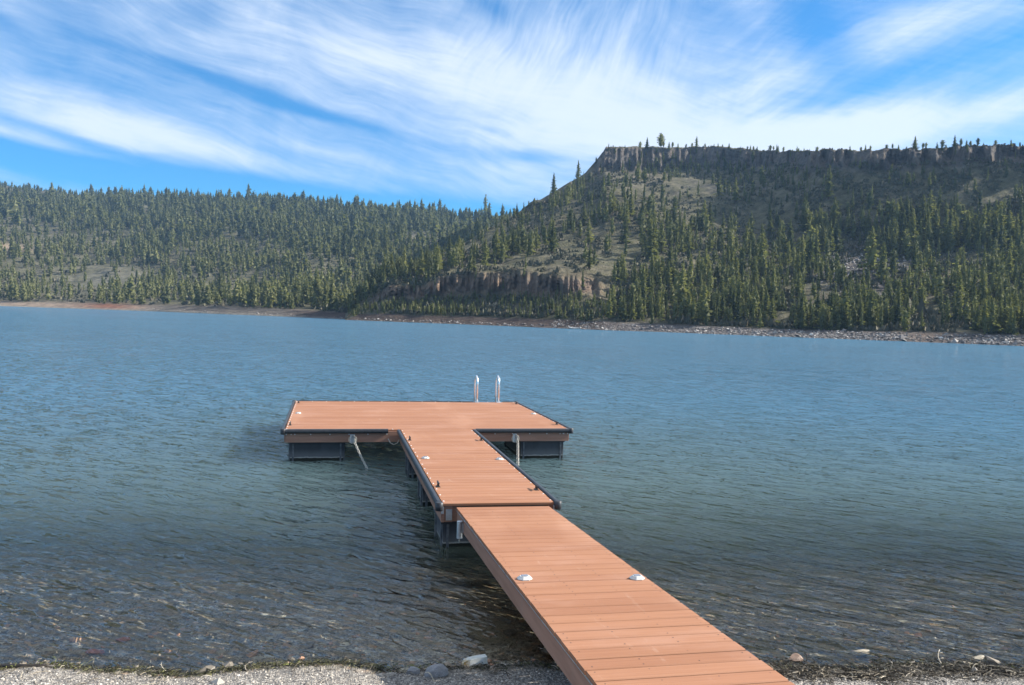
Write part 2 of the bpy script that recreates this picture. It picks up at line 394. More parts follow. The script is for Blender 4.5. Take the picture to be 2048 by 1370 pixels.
FAR = [
 (-900, [(584,520),(577,534),(520,640),(450,760),(400,900),(372,1050),(350,1200),(345,1260),(362,1700)]),
 (-300, [(602,470),(595,486),(545,590),(480,700),(424,860),(390,1000),(366,1160),(360,1220),(376,1700)]),
 (0,    [(612,448),(604,470),(556,570),(492,690),(440,830),(402,960),(378,1120),(371,1200),(384,1700)]),
 (100,  [(615,425),(606,446),(560,560),(498,680),(446,820),(408,950),(388,1080),(383,1160),(396,1700)]),
 (170,  [(617,405),(607,424),(560,550),(500,670),(448,810),(410,940),(398,1060),(394,1130),(404,1700)]),
 (300,  [(620,372),(610,392),(562,520),(506,640),(452,770),(416,890),(402,1000),(397,1060),(408,1700)]),
 (450,  [(627,318),(615,338),(570,450),(520,560),(464,690),(426,800),(408,900),(404,950),(416,1600)]),
 (600,  [(634,280),(620,300),(580,400),(530,500),(476,620),(440,730),(422,830),(417,880),(430,1500)]),
 (740,  [(641,252),(630,275),(596,360),(540,460),(490,570),(456,690),(434,800),(429,850),(444,1500)]),
 (860,  [(646,240),(638,270),(606,350),(548,440),(500,540),(466,660),(442,790),(436,840),(452,1500)]),
 (1000, [(652,230),(646,270),(620,350),(560,430),(514,530),(478,650),(448,800),(440,850),(458,1500)]),
 (1200, [(661,220),(655,270),(640,350),(590,430),(540,540),(500,660),(466,800),(458,850),(474,1500)]),
 (1400, [(669,215),(664,270),(650,350),(620,430),(580,540),(540,660),(500,800),(490,850),(500,1500)])]
NL = 9
def make_land(tab):
    us = np.array([t[0] for t in tab], float)
    YY = np.array([[p[0] for p in t[1]] for t in tab], float); DD = np.array([[p[1] for p in t[1]] for t in tab], float)
    def f(u, t, near):
        u = np.asarray(u, float); t = np.asarray(t, float)
        shp = np.broadcast(u, t).shape; u = np.broadcast_to(u, shp); t = np.broadcast_to(t, shp)
        k = np.clip(np.floor(t).astype(int), 0, NL-2); ft = t-k
        row = np.zeros(shp); dist = np.zeros(shp)
        for l in range(NL):
            yl = np.interp(u, us, YY[:, l]); dl = np.interp(u, us, DD[:, l])
            w = np.where(k == l, 1-ft, 0)+np.where(k+1 == l, ft, 0)
            row += w*yl; dist += w*dl
        # crags: the cliffs stand in columns, so their face steps in and out along the slope
        if near:
            cl = np.exp(-((t-6.55)/.42)**2) + .8*np.exp(-((t-2.6)/.35)**2)*(u < 1230)
            cq = np.floor(vnoise(u*.045, t*.7, 5)*4+vnoise(u*.22, t*.5, 6)*3)
            dist = dist + cl*(cq*1.5+vnoise(u*.6, t*3, 8)*1.2)
        d = np.stack([(u-1024.0), -(row-685.0), np.full(shp, -FPX)], -1) @ RW.T
        h = np.hypot(d[..., 0], d[..., 1])
        X = d[..., 0]/h*dist; Y = d[..., 1]/h*dist; Z = CAM_H+d[..., 2]/h*dist
        amp = np.clip((t-.9)/1.2, 0, 1)*np.where(t > 6.9, .35, 1.0)
        Z = Z+amp*(fbm(X*.022, Y*.022, 5, 1)*(3.2 if near else 6.0)+fbm(X*.16, Y*.16, 3, 2)*1.1)
        if near: Z = Z+np.exp(-((t-7.0)/.25)**2)*(np.floor(vnoise(u*.09, t*0, 51)*3)*.25+vnoise(u*.5, t*2, 52)*.25)*(u > 1205)
        Z = Z+np.where(t < 1.0, fbm(X*.25, Y*.25, 3, 4)*.35*np.clip(t/.5, 0, 1), 0)
        return X, Y, Z
    return f
land_near = make_land(NEAR); land_far = make_land(FAR)
def build_land(name, f, near, u0, u1, nu, nt, label):
    u = np.linspace(u0, u1, nu); t = np.concatenate([[-.35], np.linspace(0, NL-1, nt)])
    U, T = np.meshgrid(u, t, indexing='ij')
    X, Y, Z = f(U, np.clip(T, 0, None), near)
    Z = np.where(T < 0, -9.0, Z); X = np.where(T < 0, X*.93, X); Y = np.where(T < 0, Y*.93, Y)
    V = np.stack([X, Y, Z], -1).reshape(-1, 3); nt1 = nt+1
    i, j = np.meshgrid(np.arange(nu-1), np.arange(nt1-1), indexing='ij'); a = (i*nt1+j).ravel()
    F = np.stack([a, a+nt1, a+nt1+1, a+1], -1)
    # cover: forest litter and dry grass above, bare drawdown bank by the water
    n = fbm(X*.03, Y*.03, 4, 9); n2 = fbm(X*.2, Y*.2, 3, 12)
    C = np.zeros(X.shape+(3,)); C[:] = (.120, .115, .070)
    def blend(w, c):
        w = np.clip(w, 0, 1)[..., None]; C[:] = C*(1-w)+np.array(c)*w
    blend(np.clip(n2*2, 0, 1)*.8, (.185, .165, .115)); blend(np.clip(n*2-.3, 0, 1)*.4, (.062, .052, .036))
    bank = np.clip((1.12-T)/.2, 0, 1)
    if near:
        blend(bank, (.082, .062, .054)); blend(bank*np.clip((U-1180)/80, 0, 1), (.17, .155, .15))
        blend(bank*np.exp(-((U-1850)/70.)**2), (.17, .135, .115)); blend(bank*np.clip((.25-T)/.25, 0, 1)*(U < 1180)*.7, (.16, .13, .11))
        scree = np.exp(-(((U-1700)/75.)**2+((T-3.35)/.62)**2))+np.exp(-(((U-1790)/50.)**2+((T-3.9)/.35)**2))+np.exp(-(((U-1790)/45.)**2+((T-2.55)/.25)**2))
        blend(scree*1.3, (.088, .080, .082)); blend(np.exp(-(((U-1690)/55.)**2+((T-3.6)/.22)**2))*np.clip(n2+.6, 0, 1), (.175, .16, .12))
        blend(np.exp(-(((U-1450)/190.)**2+((T-5.1)/.35)**2))*np.clip(n2+.4, 0, 1), (.17, .155, .12))
        blend(np.exp(-(((U-1290)/50.)**2+((T-5.6)/.5)**2))*np.clip(n2+.5, 0, 1), (.21, .18, .14))
        rock = np.clip((T-5.75)/.4, 0, 1)*np.clip((7.02-T)/.06, 0, 1)*np.clip((U-1185)/12, 0, 1)+np.clip(1.35-np.abs(T-2.55)/.42, 0, 1)*np.clip((1220-U)/40, 0, 1)*np.clip((U-735)/25, 0, 1)+scree*.55
    else:
        blend(bank, (.30, .235, .18)); blend(bank*np.exp(-((U-215)/55.)**2)*.9, (.24, .105, .065)); blend(bank*np.clip((U-270)/60, 0, 1), (.13, .115, .10))
        blend(bank*np.clip((U-560)/60, 0, 1), (.085, .062, .054)); blend(bank*np.clip((-T+.3)/.3, 0, 1)*.8, (.27, .25, .21))
        blend(np.exp(-(((U-10)/55.)**2+((T-2.95)/.16)**2))*1.2, (.36, .27, .19)); blend(np.exp(-(((U-240)/160.)**2+((T-1.9)/.5)**2))*np.clip(n2+.5, 0, 1), (.20, .19, .15))
        blend(np.clip((150-U)/200, 0, 1)*np.clip(T-3, 0, 1)*np.clip(n2*1.5+.4, 0, 1), (.15, .135, .11))
        blend(np.exp(-(((U-830)/35.)**2+((T-4.6)/.16)**2)), (.24, .21, .16))
        rock = np.clip((T-5.7)/.4, 0, 1)*np.clip((U < 175)*1.0, 0, 1)*.8*np.clip(n2+.6, 0, 1)
    me = np_mesh(name, V, F, [M_TERR], True, {'rock': np.clip(rock, 0, 1).ravel(), 'warm': ((U < 1225)*(T < 4)*near*1.0).ravel()}, C.reshape(-1, 3))
    o = link(bpy.data.objects.new(name, me)); tag(o, label, kind='structure'); return o
build_land('hill', land_far, False, -900, 1400, 400, 200, 'long wooded hill falling to the lake on the left')
build_land('mesa_hillside', land_near, True, 690, 2700, 760, 240, 'steep slope under the flat-topped basalt rim on the right')

# ------------------------------------------------------------------ near ground and lake bed: one sheet
def shore_y(x): return 5.83-.165*x+.055*np.sin(x*1.7+.8)+.05*np.sin(x*3.9+2)+.02*np.sin(x*9.1)
def ground_z(x, y):
    s = shore_y(x)-y
    up = np.where(s > 0, .155*s+.004*s*np.clip(s, 0, 3), 0); up = np.where(s > 8, 1.35+.05*(s-8), up)
    dn = -.13*(-s)-.012*np.clip(-s, 0, 12)**1.5
    z = np.where(s > 0, np.minimum(up, 14), np.maximum(dn, -9.5))
    n = .018*fbm(x*1.3, y*1.3, 3, 21)+.007*fbm(x*7, y*7, 3, 22)
    return z+n*np.clip(1-np.abs(s)/60, 0, 1)
def axis(lo, hi, a, b, step, k=1.09):
    r = list(np.arange(a, b, step)); s = step; v = r[-1]
    while v < hi: s *= k; v += s; r.append(v)
    s = step; v = a; l = []
    while v > lo: s *= k; v -= s; l.append(v)
    return np.array(l[::-1]+r)
def grid_sheet(xs, ys, zf):
    X, Y = np.meshgrid(xs, ys, indexing='ij'); Z = zf(X, Y); n1, n2 = X.shape
    i, j = np.meshgrid(np.arange(n1-1), np.arange(n2-1), indexing='ij'); a = (i*n2+j).ravel()
    return np.stack([X, Y, Z], -1).reshape(-1, 3), np.stack([a, a+n2, a+n2+1, a+1], -1)
def mat_ground():
    m, g, b = material('shore_gravel_and_lakebed')
    pos = g.new('ShaderNodeNewGeometry').outputs['Position']; x, y, z = g.sep(pos)
    v1 = g.new('ShaderNodeTexVoronoi'); g.put(v1.inputs['Vector'], pos); v1.inputs['Scale'].default_value = 70
    v2 = g.new('ShaderNodeTexVoronoi'); g.put(v2.inputs['Vector'], pos); v2.inputs['Scale'].default_value = 16
    gr = g.sep(v1.outputs['Color'])[0]; gr2 = g.sep(v2.outputs['Color'])[1]
    peb = g.ramp(gr, [(0, (.10, .096, .094)), (.4, (.20, .19, .178)), (.75, (.34, .31, .28)), (1, (.52, .49, .44))])
    bed = g.mix(g.ss(gr, .15, .95), (.15, .13, .105), (.52, .45, .365))
    bed = g.mix(g.ss(gr2, .86, .94), bed, (.52, .36, .24)); bed = g.mix(g.ss(g.sep(v2.outputs['Color'])[2], .90, .95), bed, (.62, .58, .50)); bed = g.mix(g.ss(g.noise(pos, .8, 4), .45, .62, 0, .5), bed, (.22, .195, .12))
    c = g.mix(g.ss(z, .03, -.01), peb, bed)
    c = g.mix(g.ss(z, .12, .0, 0, .45), c, g.mix(1.0, c, (.45, .43, .40), 'MULTIPLY'))
    pset(g, b, c, g.ss(z, .0, .05, .45, .9), 0, g.bump(g.mul(v1.outputs['Distance'], -1.0), .8, .012), .3); return m
V, F = grid_sheet(axis(-1500, 3000, -5, 8, .09, 1.12), axis(-900, 2200, 3, 9, .06, 1.10), ground_z)
o = link(bpy.data.objects.new('ground', np_mesh('ground', V, F, [mat_ground()], True)))
tag(o, 'grey gravel shore running down into the shallow lake bed', kind='structure')

# ------------------------------------------------------------------ water
def waves(X, Y):
    r = np.random.default_rng(5); Z = np.zeros_like(X)
    for i in range(120):
        lam = float(np.exp(r.uniform(math.log(.24), math.log(1.2))))
        crest = rad(-40)+r.normal(0, .36); kx, ky = -math.sin(crest)*2*math.pi/lam, math.cos(crest)*2*math.pi/lam
        ph = r.uniform(0, 6.28); a = .0011*lam**.9
        m_ = .6+.8*(vnoise(X*.35, Y*.35, i) > -.2)
        Z += a*m_*np.sin(kx*X+ky*Y+ph+1.2*vnoise(X*.5, Y*.5, i+40))
    s = Y-shore_y(X)                       # smaller waves close to the bank and in the lee of the dock
    fade = np.clip(s/1.5, .15, 1)*np.clip(1.3-np.hypot(X-3, Y-12)/60, 0, 1)
    return Z*fade
WK = 1.0
def mat_water():
    m, g, b = material('lake_water')
    g.n.remove(b); out = g.n['Material Output']
    pos = g.new('ShaderNodeNewGeometry').outputs['Position']; x, y, z = g.sep(pos)
    dist = g.m('SQRT', g.add(g.mul(x, x), g.mul(y, y)))
    def rip(ang, sx, sy, sc, det, seed, rough=.6):
        c_, s_ = math.cos(rad(ang)), math.sin(rad(ang))
        a = g.add(g.mul(x, c_), g.mul(y, s_)); bb = g.sub(g.mul(y, c_), g.mul(x, s_))
        return g.noise(g.comb(g.mul(a, 1/sx), g.mul(bb, 1/sy), seed), sc, det, rough, .4)
    h = g.add(g.mul(rip(-36, 2.6, 1, 2.4, 2, 1.0, .5), .34), g.mul(rip(-42, 3.0, 1, 6.5, 2, 5.0, .5), .36))
    h = g.add(h, g.mul(rip(-56, 2.4, 1, 13.0, 1, 9.0, .5), .13))
    calm = g.noise(pos, .045, 3, .55)
    st = g.mul(g.lin(calm, .35, .65, .7, 1.15), g.ss(dist, 4.5, 11.0, .60, 1.15))
    bp = g.new('ShaderNodeBump'); g.put(bp.inputs['Height'], h); g.put(bp.inputs['Strength'], g.mul(st, .9)); bp.inputs['Distance'].default_value = .25
    # long swell far out
    h2 = rip(-30, 2.6, 1, .32, 4, 3.0, .6)
    bp2 = g.new('ShaderNodeBump'); g.put(bp2.inputs['Height'], h2); g.put(bp2.inputs['Strength'], g.mul(g.ss(dist, 15.0, 60.0), .5)); bp2.inputs['Distance'].default_value = .55
    g.l.new(bp.outputs[0], bp2.inputs['Normal'])
    # wind ripple too fine and far for a height field: slopes taken straight from noise
    def slopes(ang, sx, sy, sc, det, seed, k):
        c_, s_ = math.cos(rad(ang)), math.sin(rad(ang))
        a = g.add(g.mul(x, c_), g.mul(y, s_)); bb = g.sub(g.mul(y, c_), g.mul(x, s_))
        return g.vm('SCALE', g.vm('SUBTRACT', g.noise(g.comb(g.mul(a, 1/sx), g.mul(bb, 1/sy), seed), sc, det, .62, .3, col=True), (.5, .5, .5)), k)
    sl = g.vm('ADD', slopes(-38, 2.6, 1, 4.2, 1, 2.0, 2.0), slopes(-50, 2.4, 1, 10.0, 1, 7.0, 1.2))
    sl = g.vm('ADD', sl, g.vm('SCALE', slopes(-25, 2.2, 1, .62, 5, 4.0, 2.2), g.ss(dist, 22.0, 80.0)))
    patch = g.lin(g.noise(g.comb(g.mul(x, .35), y, 0.0), .035, 4, .6), .35, .65, .72, 1.12)
    sl = g.vm('SCALE', g.vm('MULTIPLY', sl, (1.0, 1.0, 0.0)), g.mul(g.mul(g.mul(g.ss(dist, 8.0, 26.0, .08, 1.0), g.ss(dist, 60.0, 160.0, 1.0, 1.6)), patch), WK))
    nrm = g.vm('NORMALIZE', g.vm('ADD', bp2.outputs[0], sl))
    fr = g.new('ShaderNodeFresnel'); fr.inputs[0].default_value = 1.333; g.l.new(nrm, fr.inputs['Normal'])
    gl = g.new('ShaderNodeBsdfGlossy'); gl.inputs['Roughness'].default_value = .035; g.l.new(nrm, gl.inputs['Normal'])
    # what lies below: clear over the shelf, murky green as the bed falls away
    sh = g.sub(y, g.add(5.83, g.mul(x, -.165)))
    wob = g.mul(g.sub(g.noise(pos, .35, 3), .5), 1.6)
    murk = g.ss(g.add(sh, wob), .5, 7.5, .0, 1.0)
    tr = g.new('ShaderNodeBsdfTransparent'); tr.inputs[0].default_value = (.93, .95, .91, 1)
    df = g.new('ShaderNodeSubsurfaceScattering', falloff='BURLEY')      # light spreads a metre or more inside the turbid water
    df.inputs['Scale'].default_value = 3.2; df.inputs['Radius'].default_value = (1, 1, 1)
    g.put(df.inputs[0], g.mix(g.ss(dist, 7.0, 28.0), (.058, .086, .080), (.055, .125, .19)))  # turbid body colour; the far blue also stands in for weak sky reflection
    mx = g.new('ShaderNodeMixShader'); g.l.new(murk, mx.inputs[0]); g.l.new(tr.outputs[0], mx.inputs[1]); g.l.new(df.outputs[0], mx.inputs[2])
    mx2 = g.new('ShaderNodeMixShader'); g.l.new(fr.outputs[0], mx2.inputs[0]); g.l.new(mx.outputs[0], mx2.inputs[1]); g.l.new(gl.outputs[0], mx2.inputs[2])
    g.l.new(mx2.outputs[0], out.inputs[0]); return m
V, F = grid_sheet(axis(-1400, 1900, -6.0, 10.5, .036, 1.06), axis(3.2, 2000, 4.2, 12, .032, 1.05), waves)
o = link(bpy.data.objects.new('lake_water', np_mesh('lake_water', V, F, [mat_water()], True)))
tag(o, 'rippled blue lake', kind='structure')

# ------------------------------------------------------------------ conifers
def crown_arrays(seed, nb, sub, r0=.17, base=.10, droop=.25, power=.85, wid=.055, round_=False):
    r = np.random.default_rng(seed); V = []; F = []
    def kite(p, d, L, w, roll, dr):
        d = d/np.linalg.norm(d); side = np.cross(d, [0, 0, 1.0]); side /= (np.linalg.norm(side)+1e-6); up = np.cross(side, d)
        s = side*math.cos(roll)+up*math.sin(roll)
        k = len(V); mid = p+d*L*.45+np.array([0, 0, dr*L*.15])
        V.extend([p, mid+s*w, p+d*L-np.array([0, 0, dr*L]), mid-s*w]); F.extend([(k, k+1, k+2), (k, k+2, k+3)])
    lob = r.uniform(0, 6.28, 3)
    for i in range(nb):
        q = (i+r.random())/nb; t = base+(1-base)*q
        a = r.uniform(0, 6.283)
        if round_: R = r0*math.sin(math.pi*min(1, .12+.86*q))**.6
        else: R = r0*(1-q)**power*(1+.22*math.sin(a*2+lob[0])+.18*math.sin(q*21+a*3+lob[1]))
        R = max(R*r.uniform(.55, 1.15), .018)
        d = np.array([math.cos(a), math.sin(a), r.uniform(-.15, .25)+(.35 if q > .8 else 0)])
        p = np.array([0, 0, t])
        if sub == 0:
            p = p+d*R*.1; kite(p, d, R, wid*r.uniform(.8, 1.3)*(1.15-.7*q), r.uniform(-.6, .6), droop)
        else:
            kite(p+d*R*.1, d, R*.85, wid*.45*(1.15-.6*q), r.uniform(-.5, .5), droop)
            for j in range(sub):
                f_ = r.uniform(.25, .85); an = a+r.normal(0, .75); dd = np.array([math.cos(an), math.sin(an), r.uniform(-.1, .45)])
                kite(p+d*R*f_-np.array([0, 0, droop*R*f_*.6]), dd, R*r.uniform(.3, .5)+.015, wid*r.uniform(.22, .42)*(1.2-.5*q), r.uniform(-1.2, 1.2), droop*.4)
    # the dense inner mass of twigs
    m_ = 7 if sub > 2 else 5; rings = [base*.9, base+.22, .45, .66, .84] if sub else [base*.9, base+.25, .55, .82]; k = len(V)
    for t in rings:
        R = (r0*math.sin(math.pi*min(1, .12+.86*(t-base)/(1-base)))**.6 if round_ else r0*(1-(t-base)/(1-base))**power) if t > base else r0*.45
        for j in range(m_):
            a = 2*math.pi*j/m_+t*5; q = R*(.58 if sub else .66)*r.uniform(.55, 1.15); V.append(np.array([math.cos(a)*q, math.sin(a)*q, t+r.uniform(-.03, .03)]))
    V.append(np.array([0, 0, .95]))
    for i in range(len(rings)-1):
        for j in range(m_):
            a, b, c, d = k+i*m_+j, k+i*m_+(j+1) % m_, k+(i+1)*m_+(j+1) % m_, k+(i+1)*m_+j; F.extend([(a, b, c), (a, c, d)])
    e_ = len(rings)-1
    for j in range(m_): F.append((k+e_*m_+j, k+e_*m_+(j+1) % m_, k+(e_+1)*m_))
    k = len(V); V.extend([np.array([.006, 0, .96]), np.array([-.005, .004, .96]), np.array([0, 0, 1.02]), np.array([0, -.006, .96])]); F.extend([(k, k+1, k+2), (k+1, k+3, k+2)])
    return np.array(V), np.array(F)
def trunk_mesh(h=1.0, r=.018):
    mb = MB(); mb.tube([(0, 0, -.04), (0, 0, .3*h), (.004, 0, .62*h), (0, 0, .93*h)], r, 6, rads=[r*1.2, r*.85, r*.5, r*.12])
    return np_mesh('trunk', mb.v, mb.f, [M_BARK], True)
TRUNK = trunk_mesh()
CROWNS = [np_mesh('crown', *crown_arrays(100+i, 120, 5, r0=[.20, .18, .22, .18, .24, .17][i], power=.78, base=[.06, .1, .05, .12, .04, .08][i]), [M_LEAF]) for i in range(6)]
PINES = [np_mesh('crown', *crown_arrays(200+i, 80, 5, r0=[.24, .2, .28, .22][i], base=[.2, .25, .22, .3][i], droop=-.05, power=.55, wid=.08, round_=True), [M_LEAF]) for i in range(4)]
LOW_N = [crown_arrays(300+i, 44, 1, round_=(i in (2, 5)), droop=.25 if i not in (2, 5) else 0, r0=[.20, .18, .22, .25, .17, .21][i], base=.06, wid=.085, power=.78) for i in range(6)]
LOW_F = [crown_arrays(320+i, 28, 0, round_=(i in (1, 4)), droop=.25 if i not in (1, 4) else 0, r0=[.24, .22, .27, .30, .21, .25][i], base=.05, wid=.10, power=.68) for i in range(6)]

def scatter():
    out = []
    r = np.random.default_rng(3)
    # hillside under the rim
    u = r.uniform(700, 2350, 26000); t = r.uniform(1.0, 6.9, 26000)
    dens = np.interp(t, [1.0, 1.12, 1.9, 2.4, 3.2, 4.2, 5.2, 6.0, 6.3, 6.95], [.0, .95, .9, .75, .66, .62, .62, .75, .30, .10])
    cl = fbm(u*.012, t*1.9, 3, 31); dens = dens*np.clip(.75+cl*1.5, .1, 1.6)
    hole = lambda a, b, su, st, k=1.0: 1-k*np.exp(-(((u-a)/su)**2+((t-b)/st)**2))
    dens *= hole(1700, 3.35, 62, .75, 1.2).clip(0)*hole(1800, 3.2, 75, .6, .9)*hole(1920, 3.1, 80, .6, .55)*hole(1460, 5.1, 160, .3, .7)*hole(1100, 3.4, 100, .5, .85)*hole(1000, 3.5, 100, .5, .85)*hole(1300, 4.9, 90, .3, .5)*hole(1170, 4.1, 50, .3, .7)*hole(1380, 2.1, 60, .2, .5)*hole(1220, 3.0, 50, .3, .6)
    dens *= np.where((u < 1225) & (t > 2.1) & (t < 3.02), .04, 1.0); dens *= np.where((u > 1500) & (t > 5.9), .3, 1.0)
    dens *= np.where(u > 1620, np.where((t > 3.7) & (t < 4.5), 1.7, 1.0)*np.where(t > 4.75, .35, 1.0), 1.0)
    dens *= np.where((u < 1215) & (t > 6.6), .5, 1.0)
    keep = r.random(len(u)) < dens*np.where(t < 3.2, .33, .28)
    u, t = u[keep], t[keep]; X, Y, Z = land_near(u, t, True)
    hgt = np.interp(t, [1, 2, 3, 4, 4.6, 5.2, 6, 6.9], [6.6, 6.0, 7.4, 10.5, 9.0, 7.0, 6.5, 6.0])*np.exp(r.normal(0, .24, len(u)))
    hgt *= .72
    hgt *= np.where((u > 1600) & (t > 3.6) & (t < 4.5), 1.25, 1.0)
    low = (u < 1215) & (t < 2.45); hgt = np.where(low, np.minimum(hgt*.65, 3.2), hgt); hgt *= np.where(u < 1000, .85, 1.0)*np.where((u > 1500) & (t > 4), .82, 1.0)
    tint = np.clip(.48+.2*cl[keep]+r.normal(0, .16, len(u))-.05*(t-3), 0, 1)
    for a in zip(X, Y, Z, hgt, tint, u, t): out.append((*a, 0))
    # long hill on the left
    N = 60000
    u = r.uniform(-420, 1120, N); t = r.uniform(1.0, 7.15, N)
    dens = np.interp(t, [1.0, 1.06, 2, 3, 4, 5, 6, 7, 7.15], [0, .62, .55, .8, .95, 1.0, 1.0, .9, .5])
    cl = fbm(u*.010, t*1.7, 3, 33); dens = dens*np.clip(.85+cl*1.1, .25, 1.5)
    hole = lambda a, b, su, st, k=1.0: 1-k*np.exp(-(((u-a)/su)**2+((t-b)/st)**2))
    dens *= hole(250, 1.9, 150, .5, .55)*hole(10, 2.95, 50, .16, .95)*hole(830, 4.6, 30, .15, .9)*hole(130, 5.6, 70, .4, .6)*hole(20, 4.3, 90, .8, .55)
    dens *= np.where((u > 895) & (t > 6.3), .25, 1.0)*np.where((u < 165) & (t > 6.2), .5, 1)
    keep = r.random(N) < dens*.245
    u, t = u[keep], t[keep]; X, Y, Z = land_far(u, t, False)
    hgt = np.interp(t, [1, 2, 3, 4, 5, 7], [6.0, 5.4, 6.6, 8.6, 9.2, 8.8])*np.exp(r.normal(0, .32, len(u)))
    hgt *= np.where((u < 165) & (t > 5.5), .55, 1.0)*np.where((u > 900) & (t > 6), .7, 1.0)
    tint = np.clip(.62+.2*cl[keep]+r.normal(0, .13, len(u))-.085*(t-1.5), 0, 1)
    for a in zip(X, Y, Z, hgt, tint, u, t): out.append((*a, 1))
    return out
trees = scatter()
# a few that stand out
def on(u, t, far=0):
    x, y, z = (land_far if far else land_near)(np.array([float(u)]), np.array([float(t)]), not far); return float(x[0]), float(y[0]), float(z[0])
RI = Matrix([list(r) for r in RW]).transposed()
def to_px(x, y, z):
    v = RI @ Vector((x, y, z-CAM_H)); return 1024+FPX*v.x/-v.z, 685-FPX*v.y/-v.z
GS, GM = 'conifers standing along the far shore', 'conifers on the slope under the rim'
special = [  # u, level, height, label, crown shape
 (1742, 3.0, 12.5, 'large lone bushy fir standing in the middle of the grey scree', 4),
 (1618, 3.05, 12.0, 'tall narrow fir at the left edge of the grey scree', 1),
 (1156, 6.75, 10.5, 'tall dark spire fir on the ridge just left of the rim', 1),
 (1107, 6.7, 11, 'second dark fir on the skyline left of the rim, beside the tall spire', 0),
 (1300, 3.4, 13.5, 'tall bushy fir on the open slope below the rim corner', 2),
 (1657, 5.0, 13, 'very narrow tall fir alone in the blue shade under the rim', 5)]
def add_tree(kind, mesh, x, y, z, h, label, cat, group=None, wide=1.0, trunk=1.0):
    e = empty(kind, (x, y, z-.1), random.uniform(0, 6.28)); e.scale = (h*wide, h*wide, h)
    tag(e, label, cat, group)
    c = link(bpy.data.objects.new('crown', mesh), e); t = link(bpy.data.objects.new('trunk', TRUNK), e)
    return e
for u, t, h, lab, k in special:
    add_tree('conifer_tree', CROWNS[k], *on(u, t), h, lab, 'tree')
def scr(a):
    x, y, z = a[0], a[1], a[2]; px, py = to_px(x, y, z); s = a[3]*FPX/math.hypot(x, y)
    return s if (-15 < px < 2063) else -1
sizes = np.array([scr(a) for a in trees]); order = np.argsort(-sizes)
indiv = set(order[:292].tolist())
for i in indiv:
    x, y, z, h, tn, u, t, far = trees[i]
    px, py = to_px(x, y, z)
    if t < 1.75: lab, gr = 'green conifer in the band of trees directly behind the rocky far shore, below the rim', GS
    else: lab, gr = 'green conifer on the mesa slope between the shoreline trees and the rim', GM
    add_tree('conifer_tree', CROWNS[i % 6], x, y, z, h, lab, 'tree', gr, random.uniform(.85, 1.2))
# pines on the rim: listed as (column, height in picture rows)
rim = [(1222,4),(1250,7),(1280,14),(1294,18),(1322,26),(1327,16),(1338,12),(1345,12),(1356,9),(1372,8),(1384,9),(1393,17),(1410,7),(1428,6),(1436,8),(1445,7),(1458,9),(1470,4),(1495,8),(1501,9),(1507,8),(1514,8),(1540,10),(1547,9),(1556,11),(1567,10),(1585,4),(1594,10),(1597,8),(1608,8),(1634,9),(1645,5),(1700,9),(1706,4),(1722,10),(1731,11),(1741,9),(1764,5),(1773,8),(1785,11),(1797,9),(1813,6),(1830,18),(1846,10),(1852,10),(1874,10),(1885,13),(1892,9),(1909,17),(1922,14),(1933,10),(1941,10),(1956,15),(1967,6),(1991,9),(2004,4),(2022,10),(2040,9)]
for i, (u, hp) in enumerate(rim):
    x, y, z = on(u, 7.0); h = hp*1.15*math.hypot(x, y)/FPX
    rv = (i*.618) % 1
    add_tree('pine_tree', PINES[i % 4] if rv < .6 else CROWNS[i % 6], x, y, z-.35-.5*rv, max(h, 1.2)*(.85+.4*rv), 'small pine standing against the sky on the flat rim of the mesa', 'tree', 'pines along the rim of the mesa', .9+.5*rv)
# everything too small to pick out: two masses of real trees
def wood(name, idx, protos, label):
    Vs = []; Fs = []; Ts = []; off = 0
    for i in idx:
        x, y, z, h, tn, u, t, far = trees[i]
        Vp, Fp = protos[i % len(protos)]; a = (i*2.399) % 6.283; w = .85+.4*((i*.618) % 1)
        c_, s_ = math.cos(a)*h*w, math.sin(a)*h*w
        Vs.append(np.stack([Vp[:, 0]*c_-Vp[:, 1]*s_+x, Vp[:, 0]*s_+Vp[:, 1]*c_+y, Vp[:, 2]*h+z-.15], -1)); Fs.append(Fp+off); off += len(Vp)
        Ts.append(np.full(len(Vp), tn))
    me = np_mesh(name, np.concatenate(Vs), np.concatenate(Fs), [M_LEAF_S], False, {'tint': np.concatenate(Ts)})
    tag(link(bpy.data.objects.new(name, me)), label, kind='stuff'); return len(me.polygons)
rest = [i for i in range(len(trees)) if i not in indiv]
n1 = wood('conifer_wood', [i for i in rest if trees[i][7] == 0], LOW_N, 'dense conifer wood covering the slope under the mesa rim')
n2 = wood('conifer_forest', [i for i in rest if trees[i][7] == 1], LOW_F, 'conifer forest covering the long hill on the left')
print('trees', len(trees), 'tris', n1, n2)

# undergrowth and stones of the far side
def rock_mesh(name, seed, mat, sub=1, flat=.7, jag=.22):
    bm = bmesh.new(); bmesh.ops.create_icosphere(bm, subdivisions=sub, radius=1.0); r = random.Random(seed)
    sh = Vector((r.uniform(.8, 1.3), r.uniform(.7, 1.1), flat))
    dirs = [(Vector((r.gauss(0, 1), r.gauss(0, 1), r.gauss(0, 1))).normalized(), r.uniform(.55, .85)) for _ in range(9)]
    for v in bm.verts:
        p = v.co.copy()
        for d, k in dirs:
            q = p.dot(d)
            if q > k: p -= d*(q-k)
        p *= 1+r.uniform(-jag, jag)*.4
        v.co = Vector((p.x*sh.x, p.y*sh.y, p.z*sh.z))
    me = bpy.data.meshes.new(name); bm.to_mesh(me); bm.free(); me.materials.append(mat); return me
OCT = np.array([(1,0,0),(-1,0,0),(0,1,0),(0,-1,0),(0,0,1),(0,0,-1)], float)
OCF = np.array([(0,2,4),(2,1,4),(1,3,4),(3,0,4),(2,0,5),(1,2,5),(3,1,5),(0,3,5)])
